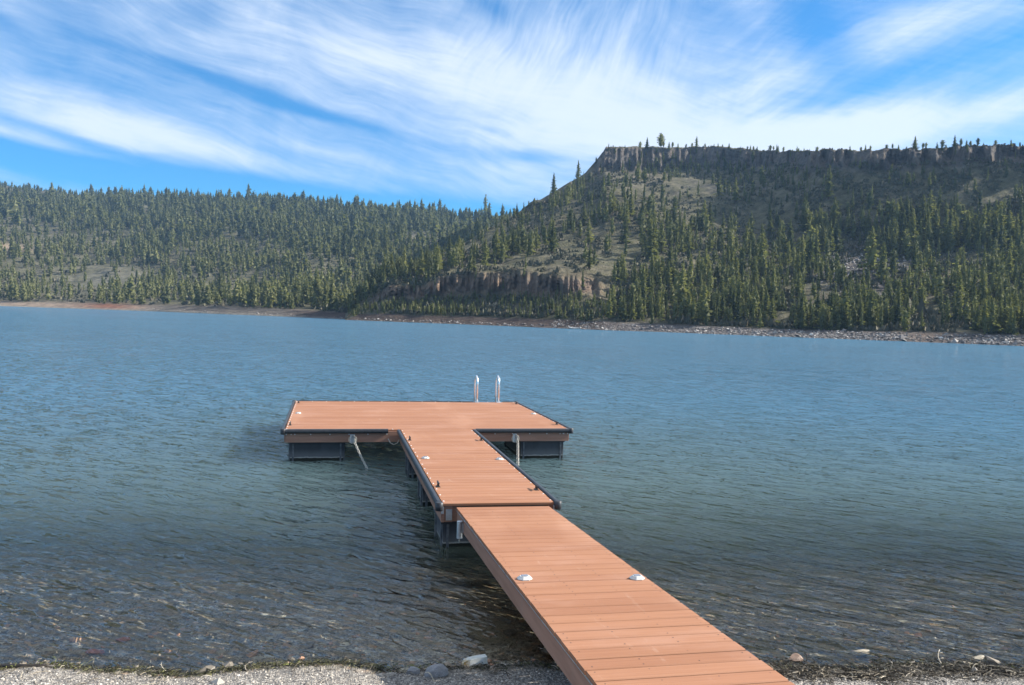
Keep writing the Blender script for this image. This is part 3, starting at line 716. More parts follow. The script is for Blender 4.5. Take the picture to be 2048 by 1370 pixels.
ICO_ = bmesh.new(); bmesh.ops.create_icosphere(ICO_, subdivisions=1, radius=1.0)
ICV = np.array([tuple(v.co) for v in ICO_.verts]); ICF = np.array([[v.index for v in f.verts] for f in ICO_.faces]); ICO_.free()
def many_rocks(name, P, S, mat, label, base=(OCT, OCF), flat=.6, tint=None, smooth=False):
    """P (n,3) centres, S (n,) radii: stones of uneven shape joined into one object"""
    r = np.random.default_rng(len(P)); n = len(P); bv, bf = base; k = len(bv)
    sc = r.uniform(.65, 1.35, (n, 1, 3)); sc[..., 2] *= flat
    V = bv[None]*sc*(1+r.uniform(-.28, .28, (n, k, 1)))*np.asarray(S)[:, None, None]
    a = r.uniform(0, 6.28, n); c_, s_ = np.cos(a)[:, None], np.sin(a)[:, None]; tl = r.normal(0, .25, (n, 1))
    X = V[..., 0]*c_-V[..., 1]*s_; Yv = V[..., 0]*s_+V[..., 1]*c_; Z = V[..., 2]+X*tl
    V = np.stack([X, Yv, Z], -1)+np.asarray(P)[:, None, :]
    F = bf[None]+(np.arange(n)*k)[:, None, None]
    tn = np.repeat(r.random(n) if tint is None else tint, k)
    me = np_mesh(name, V.reshape(-1, 3), F.reshape(-1, 3), [mat], smooth, {'tint': tn})
    return tag(link(bpy.data.objects.new(name, me)), label, kind='stuff')
def mat_tinted(name, stops, rough=.85, nscale=30, spec=.3):
    m, g, b = material(name); f = g.new('ShaderNodeAttribute', attribute_name='tint').outputs['Fac']
    pos = g.new('ShaderNodeNewGeometry').outputs['Position']; n = g.noise(pos, nscale, 3, .6)
    pset(g, b, g.mix(g.ss(n, .3, .7, 0, .35), g.ramp(f, stops), (.09, .085, .08)), rough, 0, g.bump(n, .3, .3/nscale), spec); return m
M_FROCK = mat_tinted('far_shore_stone', [(0, (.06, .056, .056)), (.5, (.17, .155, .15)), (.9, (.30, .28, .26)), (1, (.55, .52, .48))], nscale=3)
r = np.random.default_rng(8)
n = 4200; u = r.uniform(1100, 2330, n); t = np.clip(r.beta(1.3, 2.0, n)*1.05, 0, 1.05)
X, Y, Z = land_near(u, t, True); S = .16*np.exp(r.normal(0, .45, n))*(1+.5*(u-1100)/900)
keep = r.random(n) > .75*np.exp(-((u-1850)/60.)**2)
many_rocks('shore_boulders', np.stack([X, Y, Z+.05], -1)[keep], S[keep], M_FROCK, 'grey boulders lining the far bank on the right')
n = 1600; u = np.concatenate([r.normal(1690, 40, n//2), r.normal(1790, 35, n//2)]); t = np.concatenate([r.normal(3.3, .42, n//2), r.normal(3.7, .4, n//2)])
X, Y, Z = land_near(u, t, True)
many_rocks('scree', np.stack([X, Y, Z], -1), .32*np.exp(r.normal(0, .4, n)), M_FROCK, 'grey scree patch among the trees of the mesa slope')
n = 500; u = r.uniform(260, 1100, n); t = r.uniform(0, .35, n)
X, Y, Z = np.where(u < 700, land_far(u, t, False), land_near(u, t, True))
many_rocks('bank_stones', np.stack([X, Y, Z+.05], -1), .2*np.exp(r.normal(0, .4, n)), M_FROCK, 'pale stones scattered along the far waterline')
def brush(name, f, near, ur, tr, n, size, label, hole=None):
    """low bushes: small tufts of upright leaf blades"""
    r = np.random.default_rng(n); u = r.uniform(*ur, n); t = r.uniform(*tr, n)
    k_ = (fbm(u*.03, t*3, 3, 44) > -.12) & ~(near & (u < 1225) & (t > 2.15) & (t < 2.95)); u, t = u[k_], t[k_]
    X, Y, Z = f(u, t, near); n = len(u); K = 7
    a = r.uniform(0, 6.28, (n, K)); s = size*np.exp(r.normal(0, .35, (n, 1)))
    dx_, dy_ = np.cos(a), np.sin(a); B = np.stack([X, Y, Z-.05], -1)[:, None, :]
    tip = B+np.stack([dx_*s*.6, dy_*s*.6, s*r.uniform(.5, 1.1, (n, K))], -1)
    L = B+np.stack([dx_*s*.4-dy_*s*.4, dy_*s*.4+dx_*s*.4, 0*a+.1*s], -1); R_ = B+np.stack([dx_*s*.4+dy_*s*.4, dy_*s*.4-dx_*s*.4, 0*a+.1*s], -1)
    V = np.stack([L, R_, tip], 2).reshape(-1, 3); F = np.arange(len(V)).reshape(-1, 3)
    tn = np.repeat(np.clip(.45+r.normal(0, .22, n), 0, 1), K*3)
    me = np_mesh(name, V, F, [M_BRUSH], False, {'tint': tn}); tag(link(bpy.data.objects.new(name, me)), label, kind='stuff')
M_BRUSH = mat_tinted('dry_brush', [(0, (.045, .05, .028)), (.45, (.085, .085, .05)), (.75, (.15, .13, .085)), (1, (.26, .22, .15))], nscale=2)
brush('brush_cover', land_near, True, (760, 2200), (1.05, 6.25), 30000, .8, 'low brush and dry grass on the slope under the mesa')
brush('rim_brush', land_near, True, (1205, 2200), (6.85, 7.15), 700, .5, 'low shrubs along the rim of the mesa')
brush('hill_brush', land_far, False, (-100, 1000), (1.02, 6.9), 13000, 1.1, 'low brush and dry grass between the trees of the left hill')

# ------------------------------------------------------------------ the dock
BW, GAP, BT = .148, .0125, .028
def board_profile(w):
    h = w/2; return [(-h, -BT), (h, -BT), (h, -.005), (h-.005, 0), (-h+.005, 0), (-h, -.005)]
_bm = {}
def board(parent, x0, x1, y, z, tilt=0.0, slope=0.0, w=BW-GAP):
    key = (round(x1-x0, 3), round(w, 4))
    if key not in _bm:
        mb = MB(); L = x1-x0; mb.extrude(board_profile(w), (-L/2, 0, 0), (L/2, 0, 0), (0, 1, 0), (0, 0, 1))
        me = np_mesh('board', mb.v, mb.f, [M_BOARD]); bm = bmesh.new(); bm.from_mesh(me); bmesh.ops.recalc_face_normals(bm, faces=bm.faces); bm.to_mesh(me); bm.free(); _bm[key] = me
    o = link(bpy.data.objects.new('board', _bm[key]), parent)
    o.location = ((x0+x1)/2+random.uniform(-.0015, .0015), y, z+random.uniform(-.0008, .0008))
    o.rotation_euler = (slope, tilt+random.uniform(-.0004, .0004), random.uniform(-.0006, .0006)); return o
BUMP = [(0, .0), (.012, .012), (.040, .010), (.052, -.006), (.056, -.030), (.050, -.052), (.034, -.062), (.0, -.066)]   # out, up
def bumper(parent, p0, p1, out, name='bumper', zoff=0.0):
    mb = MB(); o = Vector(out)
    mb.extrude(BUMP, Vector(p0)+Vector((0, 0, zoff)), Vector(p1)+Vector((0, 0, zoff)), o, (0, 0, 1)); return mb.build(name, M_RUBBER, parent)
def bolts(parent, lists, name='bolt_heads'):
    mb = MB()
    for p, ax in lists: mb.dome(*p, .0105, .006, 7, ax)
    o = mb.build(name, M_BOLT, parent); o['kind'] = 'stuff'; return o
def float_body(parent, x0, x1, y0, y1, zt, zb=-.12):
    """hollow-moulded float: flared lid, ribbed sides, inset bottom"""
    mb = MB(); i = .02
    mb.hexa([(x0+i+.02, y0+i+.02, zb), (x1-i-.02, y0+i+.02, zb), (x1-i-.02, y1-i-.02, zb), (x0+i+.02, y1-i-.02, zb), (x0+i, y0+i, zt-.03), (x1-i, y0+i, zt-.03), (x1-i, y1-i, zt-.03), (x0+i, y1-i, zt-.03)])
    mb.box(x0, x1, y0, y1, zt-.03, zt)
    o = mb.build('float', M_FLOAT, parent, bevel=.006)
    rb = MB()
    for x in (x0+.08, x1-.08): rb.box(x-.014, x+.014, y0+i-.012, y0+i+.016, zb, zt-.032)
    for y in (y0+.09, y1-.09): rb.box(x0+i-.012, x0+i+.016, y-.014, y+.014, zb, zt-.032)
    for y in (y0+.09, y1-.09): rb.box(x1-i-.016, x1-i+.012, y-.014, y+.014, zb, zt-.032)
    rb.build('ribs', M_RIB, o)['kind'] = 'stuff'; return o
def cleat(parent, x, y, z, rz=0.0):
    mb = MB(); c_ = math.cos(rz); s_ = math.sin(rz)
    def P(a, b, h): return (x+a*c_-b*s_, y+a*s_+b*c_, z+h)
    mb.tube([P(-.085, 0, .052), P(-.045, 0, .048), P(0, 0, .046), P(.045, 0, .048), P(.085, 0, .052)], .011, 7, rads=[.006, .011, .013, .011, .006])
    for q in (-.026, .026): mb.tube([P(q, 0, 0), P(q, 0, .046)], .011, 7)
    mb.hexa([P(-.048, -.024, 0), P(.048, -.024, 0), P(.048, .024, 0), P(-.048, .024, 0), P(-.040, -.018, .009), P(.040, -.018, .009), P(.040, .018, .009), P(-.040, .018, .009)])
    o = mb.build('cleat', M_DARK, parent); return o
def dock_light(parent, x, y, z, rz=0.0):
    mb = MB(); k = []
    for r_, h in ((.060, 0), (.060, .005), (.038, .022), (.036, .023)):
        k.append([(x+r_*math.cos(rz+a), y+.86*r_*math.sin(rz+a), z+h) for a in [math.pi/8+i*math.pi/4 for i in range(8)]])
    for ring in k: mb.v += ring
    for i in range(3):
        for j in range(8): mb.f.append([i*8+j, i*8+(j+1) % 8, (i+1)*8+(j+1) % 8, (i+1)*8+j])
    mb.f += [list(range(8))[::-1], [24+j for j in range(8)]]
    o = mb.build('dock_light', M_WHITE, parent)
    s = MB(); s.box(x-.024, x+.024, y-.020, y+.020, z+.0225, z+.0255); s.build('solar_panel', M_SOLAR, o)
    return o

# --- swim platform
ZD = .55
TX0, TX1, TY0, TY1 = -.690, 4.275, 13.86, 18.20
plat = empty('swim_platform', ((TX0+TX1)/2, (TY0+TY1)/2, 0)); tag(plat, 'wide square swim platform of orange-brown boards floating at the far end of the dock', 'dock')
plat.location = (0, 0, 0)
nb = int(round((TY1-TY0)/BW)); pitch = (TY1-TY0)/nb
for i in range(nb): board(plat, TX0, TX1, TY0+pitch*(i+.5), ZD, 0, 0, pitch-GAP)
def fascia(parent, mb, name='fascia_board'): return mb.build(name, M_FASCIA, parent, bevel=.003)
FT, FB = ZD-BT-.002, .335
fascia(plat, MB().box(TX0+.005, TX1-.005, TY0-.012, TY0+.026, FB, FT))
fascia(plat, MB().box(TX0+.005, TX1-.005, TY1-.026, TY1+.012, FB, FT))
fascia(plat, MB().box(TX0-.012, TX0+.026, TY0+.028, TY1-.028, FB, FT))
fascia(plat, MB().box(TX1-.026, TX1+.012, TY0+.028, TY1-.028, FB, FT))
fr = MB()
for k in range(7):
    x = TX0+.35+k*(TX1-TX0-.7)/6; fr.box(x-.02, x+.02, TY0+.028, TY1-.028, FB+.02, ZD-BT-.003)
fr.build('joist', M_FRAME, plat)
MX0, MX1 = 1.235, 2.475
# bumpers: front in two runs either side of the walkway, then the sides and back
yb = TY0-.013
bumper(plat, (TX0-.055, yb, ZD+.004), (1.02, yb, ZD+.004), (0, -1, 0)); bumper(plat, (MX1+.075, yb, ZD+.004), (TX1+.055, yb, ZD+.004), (0, -1, 0))
bumper(plat, (TX0-.013, TY0-.012, ZD+.003), (TX0-.013, TY1+.012, ZD+.003), (-1, 0, 0)); bumper(plat, (TX1+.013, TY0-.012, ZD+.003), (TX1+.013, TY1+.012, ZD+.003), (1, 0, 0))
bumper(plat, (TX0-.05, TY1+.013, ZD+.003), (3.26, TY1+.013, ZD+.003), (0, 1, 0)); bumper(plat, (3.98, TY1+.013, ZD+.003), (TX1+.05, TY1+.013, ZD+.003), (0, 1, 0))
for (x, y) in ((TX0-.028, TY0-.028), (TX1+.028, TY0-.028), (TX0-.028, TY1+.028), (TX1+.028, TY1+.028)):
    mb = MB(); mb.tube([(x, y, ZD-.075), (x, y, ZD-.068), (x, y, ZD+.012), (x, y, ZD+.020)], .048, 12, rads=[.040, .047, .047, .036]); mb.build('corner_bumper', M_RUBBER, plat, True)
bl = []
for k in range(16):
    x = TX0+.10+k*(TX1-TX0-.2)/15
    if x < 1.0 or x > MX1+.12:
        bl.append(((x+.1 if x+.1 < TX1-.02 else x, TY0+.012, ZD+.001), (0, 0, 1))); bl.append(((x, TY0-.016, ZD-.078), (0, -1, 0)))
for k in range(17):
    x = TX0+.05+k*(TX1-TX0-.1)/16; bl.append(((x, TY1-.018, ZD+.001), (0, 0, 1)))
for k in range(15):
    y = TY0+.08+k*(TY1-TY0-.16)/14
    bl.append(((TX0+.018, y, ZD+.001), (0, 0, 1))); bl.append(((TX1-.018, y, ZD+.001), (0, 0, 1)))
for x in (TX0+.02, TX0+.10, TX0+.16, TX1-.17, TX1-.11, TX1-.03): bl.append(((x, TY0-.016, ZD-.078), (0, -1, 0)))
bolts(plat, bl)
float_body(plat, -.64, .31, 13.93, 15.3, FB-.004); float_body(plat, 3.38, 4.23, 13.93, 15.3, FB-.004)
float_body(plat, -.64, .31, 16.7, 18.1, FB-.004); float_body(plat, 3.38, 4.23, 16.7, 18.1, FB-.004)
for x, y in ((TX0+.07, 17.86), (TX0+.055, 14.42), (TX1-.055, 17.86), (TX1-.06, 14.45)): cleat(plat, x, y, ZD, rad(90))
for x, y in ((TX0+.13, 16.05), (TX1-.11, 16.02)): dock_light(plat, x, y, ZD+.001)
for x in (.42, 3.26):      # steel chain plates on the front fascia
    mb = MB(); mb.box(x-.038, x+.038, TY0-.024, TY0-.0135, FB-.012, ZD-.078); mb.box(x-.036, x-.022, TY0-.072, TY0-.024, FB-.006, ZD-.082)
    mb.build('chain_plate', M_GALV, plat, bevel=.002)
# ladder bolted to the back edge
lad = MB(); hand = []
lp = None
for xi, x in enumerate((3.355, 3.862)):
    mb = MB(); pts = [(x, 18.12, ZD+.004)]; H_ = .60; R_ = .165
    pts.append((x, 18.12, ZD+H_-R_))
    for k in range(1, 12):
        a = math.pi*k/12; pts.append((x, 18.12+R_-R_*math.cos(a), ZD+H_-R_+R_*math.sin(a)))
    pts += [(x, 18.12+2*R_, ZD+H_-R_), (x, 18.12+2*R_, -.75)]
    mb.tube(pts, .0215, 12)
    if lp is None: lp = mb.build('ladder', M_ALU, plat, True); hand.append(lp)
    else: mb.build('handrail', M_ALU, lp, True)
mb = MB()
for k in range(4): MB().box(3.378, 3.840, 18.415, 18.475, -.62+k*.28, -.595+k*.28).build('rung', M_ALU, lp)
for x in (3.355, 3.862):
    mb.box(x-.045, x+.045, 18.07, 18.17, ZD+.001, ZD+.010)
    for a, b_ in ((-.034, -.034), (.034, -.034), (-.034, .034), (.034, .034)): mb.dome(x+a, 18.12+b_, ZD+.010, .009, .007)
mb.box(3.378, 3.84, 18.225, 18.255, ZD-.06, ZD-.004)
mb.build('mounting_plate', M_ALU, lp)

# --- walkway between platform and ramp (it sags a little and leans to the right at the near end)
WY0, WY1 = 8.50, 13.845
walk = empty('floating_walkway'); tag(walk, 'middle section of floating walkway leading to the swim platform, edged with black bumper', 'dock')
def wz(x, y):
    f = (WY1-y)/(WY1-WY0); zl = ZD-.022*f; zr = ZD-.036*f; return zl+(zr-zl)*(x-MX0)/(MX1-MX0)
nb = int(round((WY1-WY0)/BW)); pitch = (WY1-WY0)/nb
for i in range(nb):
    y = WY0+pitch*(i+.5); board(walk, MX0, MX1, y, wz((MX0+MX1)/2, y), math.atan((wz(MX0, y)-wz(MX1, y))/(MX1-MX0)), .005, pitch-GAP)
def beam(mb, x0, x1, y0, y1, top, bot, zf):
    return mb.hexa([(x0, y0, zf(x0, y0)+bot), (x1, y0, zf(x1, y0)+bot), (x1, y1, zf(x1, y1)+bot), (x0, y1, zf(x0, y1)+bot), (x0, y0, zf(x0, y0)+top), (x1, y0, zf(x1, y0)+top), (x1, y1, zf(x1, y1)+top), (x0, y1, zf(x0, y1)+top)])
fascia(walk, beam(MB(), MX0-.014, MX0+.024, WY0+.03, WY1-.09, -BT-.002, -.212, wz)); fascia(walk, beam(MB(), MX1-.024, MX1+.014, WY0+.03, WY1-.09, -BT-.002, -.212, wz))
for x0, x1 in ((MX0+.026, 1.345), (2.415, MX1-.026)):
    fascia(walk, beam(MB(), x0, x1, WY0+.035, WY0+.07, -BT-.002, -.212, wz))
fascia(walk, beam(MB(), 1.347, 2.413, WY0+.062, WY0+.095, -BT-.002, -.212, wz))
mb = beam(MB(), MX0+.036, 1.338, WY0+.018, WY0+.032, -.070, -.190, wz); beam(mb, 2.42, MX1-.03, WY0+.018, WY0+.032, -.070, -.190, wz); mb.build('hinge_plate', M_GALV, walk, bevel=.002)
fr = MB()
for k in range(3):
    x = MX0+.32+k*.3; beam(fr, x-.02, x+.02, WY0+.1, WY1-.1, -BT-.003, -.19, wz)
fr.build('joist', M_FRAME, walk)
for s, x in ((-1, MX0-.015), (1, MX1+.015)):
    mb = MB(); mb.extrude(BUMP, (x, WY0+.045, wz(x, WY0+.045)+.004), (x, WY1-.075, wz(x, WY1)+.004), (s, 0, 0), (0, 0, 1)); mb.build('bumper', M_RUBBER, walk)
    mb = MB(); xx = x+s*.028; z = wz(x, WY0)
    mb.tube([(xx, WY0-.005, z-.075), (xx, WY0-.005, z-.068), (xx, WY0-.005, z+.010), (xx, WY0-.005, z+.017)], .045, 12, rads=[.038, .044, .044, .034]); mb.build('corner_bumper', M_RUBBER, walk, True)
    mb = MB(); mb.box(x-s*.01-.012+s*.0, x-s*.01+.012, WY0-.016, WY0+.016, z-.11, z-.035); mb.build('bracket', M_GALV, walk)
bl = []
for k in range(18):
    y = WY0+.1+k*(WY1-WY0-.25)/17
    bl.append(((MX0+.016, y, wz(MX0, y)+.001), (0, 0, 1))); bl.append(((MX1-.016, y, wz(MX1, y)+.001), (0, 0, 1)))
    bl.append(((MX0-.016, y+.1, wz(MX0, y)-.078), (-1, 0, 0)))
bolts(walk, bl)
for y0, y1 in ((8.60, 9.25), (10.55, 11.1), (12.4, 12.95)): float_body(walk, MX0-.004, MX1+.004, y0, y1, .303)
for x, y in ((MX0+.05, 12.72), (MX0+.055, 9.33), (MX1-.04, 12.68), (MX1-.04, 9.12)): cleat(walk, x, y, wz(x, y), rad(90))
for x, y in ((MX0+.115, 11.14), (MX1-.085, 11.02)): dock_light(walk, x, y, wz(x, y)+.002)

# --- ramp to the bank
RX0, RX1, RY0, RY1 = 1.372, 2.398, .90, 8.44
ramp = empty('ramp'); tag(ramp, 'long sloping ramp of orange-brown boards rising to the bank', 'ramp')
def rz_(x, y):
    f = RY1-y; return .499+.0465*f-.012*math.sin(math.pi*min(f/7.54, 1))-.011*(x-RX0)
nb = int(round((RY1-RY0)/BW)); pitch = (RY1-RY0)/nb
xm = (RX0+RX1)/2
for i in range(nb):
    y = RY0+pitch*(i+.5); sl = math.atan((rz_(xm, y+.05)-rz_(xm, y-.05))/.1)
    b_ = board(ramp, RX0-random.uniform(0, .003), RX1, y, rz_(xm, y), .0107, sl, pitch-GAP)
def seg_beam(x0, x1, top, bot, ya=RY0+.01, yb_=RY1-.01, n=14):
    mb = MB(); ys = np.linspace(ya, yb_, n)
    ring = []
    for y in ys:
        k = len(mb.v); mb.v += [(x0, y, rz_(x0, y)+bot), (x1, y, rz_(x1, y)+bot), (x1, y, rz_(x1, y)+top), (x0, y, rz_(x0, y)+top)]; ring.append(k)
    for a, b_ in zip(ring, ring[1:]): mb.f += [[a+j, a+(j+1) % 4, b_+(j+1) % 4, b_+j] for j in range(4)]
    mb.f += [[ring[0]+j for j in range(4)], [ring[-1]+j for j in range(4)][::-1]]; return mb
seg_beam(RX0+.006, RX0+.044, -BT-.002, -.182).build('stringer', M_FASCIA, ramp); seg_beam(RX1-.044, RX1-.006, -BT-.002, -.182).build('stringer', M_FASCIA, ramp)
for x in (1.72, 2.05): seg_beam(x-.019, x+.019, -BT-.003, -.16).build('joist', M_FRAME, ramp)
seg_beam(RX0-.0005, RX0+.0045, -.030, -.040).build('trim_strip', M_GALV, ramp)
sc_ = MB(); rr_ = random.Random(3)
for i in range(nb):
    y = RY0+pitch*(i+.5)
    for x in (RX0+.045, 1.72, 2.05, RX1-.045):
        for d in (-.035, .035):
            if rr_.random() < .6: sc_.dome(x+rr_.uniform(-.008, .008), y+d+rr_.uniform(-.006, .006), rz_(x, y+d)+.0002, .0052, .0008, 6)
o = sc_.build('screw_heads', M_DARK, ramp); o['kind'] = 'stuff'
for x, y in ((RX0+.085, 5.72), (RX1-.085, 5.63)): dock_light(ramp, x, y, rz_(x, y)+.003)
# steel post sleeve with its pin chain at the outer end
mb = MB(); px_, py_ = RX0-.030, 8.02; z = rz_(RX0, 8.02)
mb.tube([(px_, py_, z-.235), (px_, py_, z-.060)], .030, 12); mb.box(px_+.02, RX0+.0055, py_-.035, py_+.035, z-.17, z-.08)
mb.build('post_sleeve', M_GALV, ramp)
def chain_pts(P0, P1, sag, n):
    return [Vector(P0).lerp(Vector(P1), k/(n-1))+Vector((0, 0, -sag*math.sin(math.pi*k/(n-1)))) for k in range(n)]
def chain(name, pts, r=.006, link_len=.05, w=.016, parent=None, seg=5):
    """separate steel links, every other one turned on edge"""
    L = [0]
    for a, b_ in zip(pts, pts[1:]): L.append(L[-1]+(b_-a).length)
    n = max(2, int(L[-1]/(link_len*.74))); mb = MB()
    for i in range(n):
        s = (i+.5)/n*L[-1]; k = max(j for j in range(len(L)) if L[j] <= s); k = min(k, len(pts)-2)
        c = pts[k].lerp(pts[k+1], (s-L[k])/(L[k+1]-L[k])); t = (pts[k+1]-pts[k]).normalized()
        q = Vector((0, 1, 0)) if abs(t.y) < .9 else Vector((1, 0, 0)); a = t.cross(q).normalized(); b_ = t.cross(a)
        if i % 2: a, b_ = b_, a
        ang = .6; a2 = a*math.cos(ang)+b_*math.sin(ang)
        mb.tube([c+t*(link_len*.5*math.cos(x))*(1 if abs(math.cos(x)) > .3 else .9)+a2*(w*math.sin(x)) for x in [2*math.pi*j/8 for j in range(8)]], r, seg, closed=True)
    return mb.build(name, M_CHAIN, parent, True)
ch = chain('safety_chain', chain_pts((RX0-.03, 8.02, z-.235), (RX0-.012, 8.16, z-.12), .10, 9), .0028, .022, .007, ramp)
# concrete sill under the landward end
gs = float(ground_z(np.array(1.9), np.array(.9)))
mb = MB(); mb.box(1.2, 2.6, .55, 1.25, gs-.3, rz_(xm, 1.0)-.19)
o = mb.build('concrete_sill', mat_simple('pale_concrete', (.25, .24, .22), (.36, .34, .31), 8, .9), None, bevel=.02); tag(o, 'concrete sill carrying the landward end of the ramp', 'footing')

# --- mooring chains
for x, end, lab, name in ((.42, (.66, 13.23, -.02), 'heavy chain hanging at a slant into the water from the left front of the platform', 'mooring_chain'),
                          (3.26, (3.20, 13.27, -.02), 'heavy chain hanging almost straight down from the right front of the platform', 'mooring_chain')):
    y0 = TY0-.05; top = Vector((x+.02, y0, ZD-.10))
    pts = [top, top+Vector((.012, -.012, -.06)), Vector((x+.035, y0-.03, FB+.02))]+chain_pts((x+.045, y0-.04, FB-.01), end, .012, 8)
    pts += [Vector(end)+Vector((.12, -.15, -.35))]
    c = chain(name, pts, .0062, .066, .0185); tag(c, lab, 'chain', 'mooring chains')
    # slack loop round the plate
    lp_ = [Vector((x+.062*math.sin(a)+.005, y0-.006-.01*abs(math.sin(a)), ZD-.160+.062*math.cos(a))) for a in [math.pi*2*k/14 for k in range(13)]]
    l2 = chain('slack_loop', lp_, .0036, .040, .011, c)
# rope end under the walkway joint
mb = MB(); mb.tube([(1.02, 13.80, .40), (1.06, 13.78, .33), (1.12, 13.77, .30), (1.18, 13.78, .33), (1.21, 13.8, .38)], .008, 6)
o = mb.build('rope_end', M_CHAIN, None, True); tag(o, 'short loop of pale rope hanging under the joint of platform and walkway', 'rope')

# ------------------------------------------------------------------ near shore details
def gz(x, y): return float(ground_z(np.array(float(x)), np.array(float(y))))
M_PEB = mat_tinted('shore_pebbles', [(0, (.08, .074, .072)), (.3, (.20, .182, .158)), (.65, (.37, .335, .295)), (.9, (.52, .475, .41)), (1, (.74, .68, .60))], .8, 160)
r = np.random.default_rng(21)
n = 42000; x = r.uniform(-3.2, 6.2, n); s = r.uniform(-.25, 1.3, n); y = shore_y(x)-s
keep = (r.random(n) < np.where(s < 0, .35, 1)); x, y = x[keep], y[keep]
sz = .0050*np.exp(r.normal(0, .42, len(x))); sz = np.where(r.random(len(x)) < .006, sz*r.uniform(2, 4.2, len(x)), sz)
many_rocks('pebbles', np.stack([x, y, ground_z(x, y)+.001], -1), sz, M_PEB, 'grey angular gravel of the near shore', flat=.7, tint=np.clip(r.random(len(x))*np.clip(.25+(shore_y(x)-y)*4.5, .25, 1), 0, 1))
n = 5200; x = r.uniform(-4, 8, n); s = -np.abs(r.exponential(1.1, n)); y = shore_y(x)-s
M_BED = mat_tinted('wet_lakebed_stone', [(0, (.09, .08, .065)), (.5, (.22, .19, .15)), (.8, (.36, .28, .20)), (.92, (.48, .23, .13)), (1, (.60, .54, .42))], .5, 40)
many_rocks('lakebed_stones', np.stack([x, y, ground_z(x, y)], -1), .015*np.exp(r.normal(0, .45, n)), M_BED, 'small stones lying on the shallow lake bed', base=(ICV, ICF), flat=.5)
# weed and twigs washed up along the waterline
def strands(name, n, xr, sr, ln, wd, mat, label, up=.5, seed=0, dens=None):
    r = np.random.default_rng(seed+n); x = r.uniform(*xr, n); s = r.normal(sr[0], sr[1], n)
    if dens is not None: k = r.random(n) < dens(x, s); x, s = x[k], s[k]
    y = shore_y(x)-s; n = len(x); z = ground_z(x, y)+np.abs(r.normal(0, .010, n)); a = r.uniform(0, 6.28, n); L = ln*np.exp(r.normal(0, .5, n)); c_ = r.normal(0, .8, n)
    K = 4; pts = []; P = np.stack([x, y, z], -1); h = np.abs(r.normal(0, up, n))
    for k in range(K):
        pts.append(P.copy()); P = P+np.stack([np.cos(a), np.sin(a), h*(1-k*.75)], -1)*(L/(K-1))[:, None]; a = a+c_/(K-1)
    pts = np.stack(pts, 1); w = wd*np.exp(r.normal(0, .3, n))[:, None, None]
    side = np.stack([-np.sin(a), np.cos(a), 0*a], -1)[:, None, :]; tz = np.array([0, 0, 1.0])
    ring = np.stack([pts+side*w, pts-side*w*.5+tz*w*.9, pts-side*w*.5-tz*w*.4], 2)     # n,K,3,3
    idx = np.arange(n*K*3).reshape(n, K, 3); F = []
    for k in range(K-1):
        for j in range(3): F.append(np.stack([idx[:, k, j], idx[:, k, (j+1) % 3], idx[:, k+1, (j+1) % 3], idx[:, k+1, j]], -1))
    me = np_mesh(name, ring.reshape(-1, 3), np.concatenate(F), [mat], False, {'tint': np.repeat(r.random(n), K*3)})
    tag(link(bpy.data.objects.new(name, me)), label, kind='stuff')
M_WEED = mat_tinted('washed_up_weed', [(0, (.018, .016, .011)), (.5, (.042, .042, .020)), (.8, (.085, .085, .03)), (1, (.17, .165, .06))], .7, 60)
M_TWIG = mat_tinted('bleached_twigs', [(0, (.035, .028, .020)), (.5, (.12, .10, .07)), (.85, (.27, .23, .17)), (1, (.46, .41, .32))], .8, 60)
strands('waterweed', 9000, (-3.3, 6.5), (.03, .035), .028, .0024, M_WEED, 'dark green weed washed up along the near waterline', .28, 1, lambda x, s: .35+.65*(fbm(x*1.6, x*0, 3, 61) > -.15))
strands('weed_tufts', 700, (-3.3, 6.5), (.035, .03), .022, .0032, mat_tinted('fresh_green_weed', [(0, (.05, .06, .015)), (.6, (.13, .15, .035)), (1, (.24, .25, .07))], .6, 60), 'tufts of bright green weed on the waterline', .6, 2, lambda x, s: (fbm(x*2.6, x*0+3, 3, 62) > .12)*1.0)
def rightside(x, s): return np.where(x > 3.0, 1.0, .06)*np.clip(1.2-np.abs(s-.13)*4.2, 0, 1)
strands('twig_litter', 9000, (-3.3, 6.6), (.16, .13), .055, .0026, M_TWIG, 'mat of broken twigs and dry stems on the bank right of the ramp', .35, 3, rightside)
strands('dark_litter', 4500, (2.9, 6.6), (.12, .12), .04, .0032, mat_tinted('dark_plant_litter', [(0, (.012, .011, .009)), (.7, (.045, .038, .028)), (1, (.09, .075, .05))], .8, 60), 'dark rotting litter under the twigs right of the ramp', .25, 4)
# single stones, each with its own look
def stone(name, x, y, z, s, seed, mat, label, cat='rock', flat=.7, rz=0.0, group=None):
    me = rock_mesh(name, seed, mat, 2, flat, .12); o = link(bpy.data.objects.new(name, me)); o.location = (x, y, z); o.scale = s if isinstance(s, tuple) else (s, s, s); o.rotation_euler = (0, 0, rz)
    return tag(o, label, cat, group)
M_GREY = mat_simple('pale_grey_stone', (.16, .16, .17), (.34, .34, .35), 25, .85, 0, .6, .006)
M_RED = mat_simple('red_stone', (.26, .075, .04), (.40, .14, .08), 14, .6, 0, .4, .004)
M_BRN = mat_simple('brown_wet_stone', (.13, .075, .05), (.34, .24, .18), 18, .45, 0, .6, .006)
M_TAN = mat_simple('tan_stone', (.20, .17, .12), (.36, .32, .25), 20, .6, 0, .4, .004)
stone('rock', .775, 5.50, gz(.775, 5.50)+.015, (.105, .07, .085), 4, M_GREY, 'larger pointed pale grey rock on the shaded gravel left of the ramp', flat=.9)
stone('rock', .625, 5.60, gz(.625, 5.60)+.010, (.060, .05, .058), 9, M_GREY, 'smaller rounded grey rock just left of the pointed rock', flat=.85)
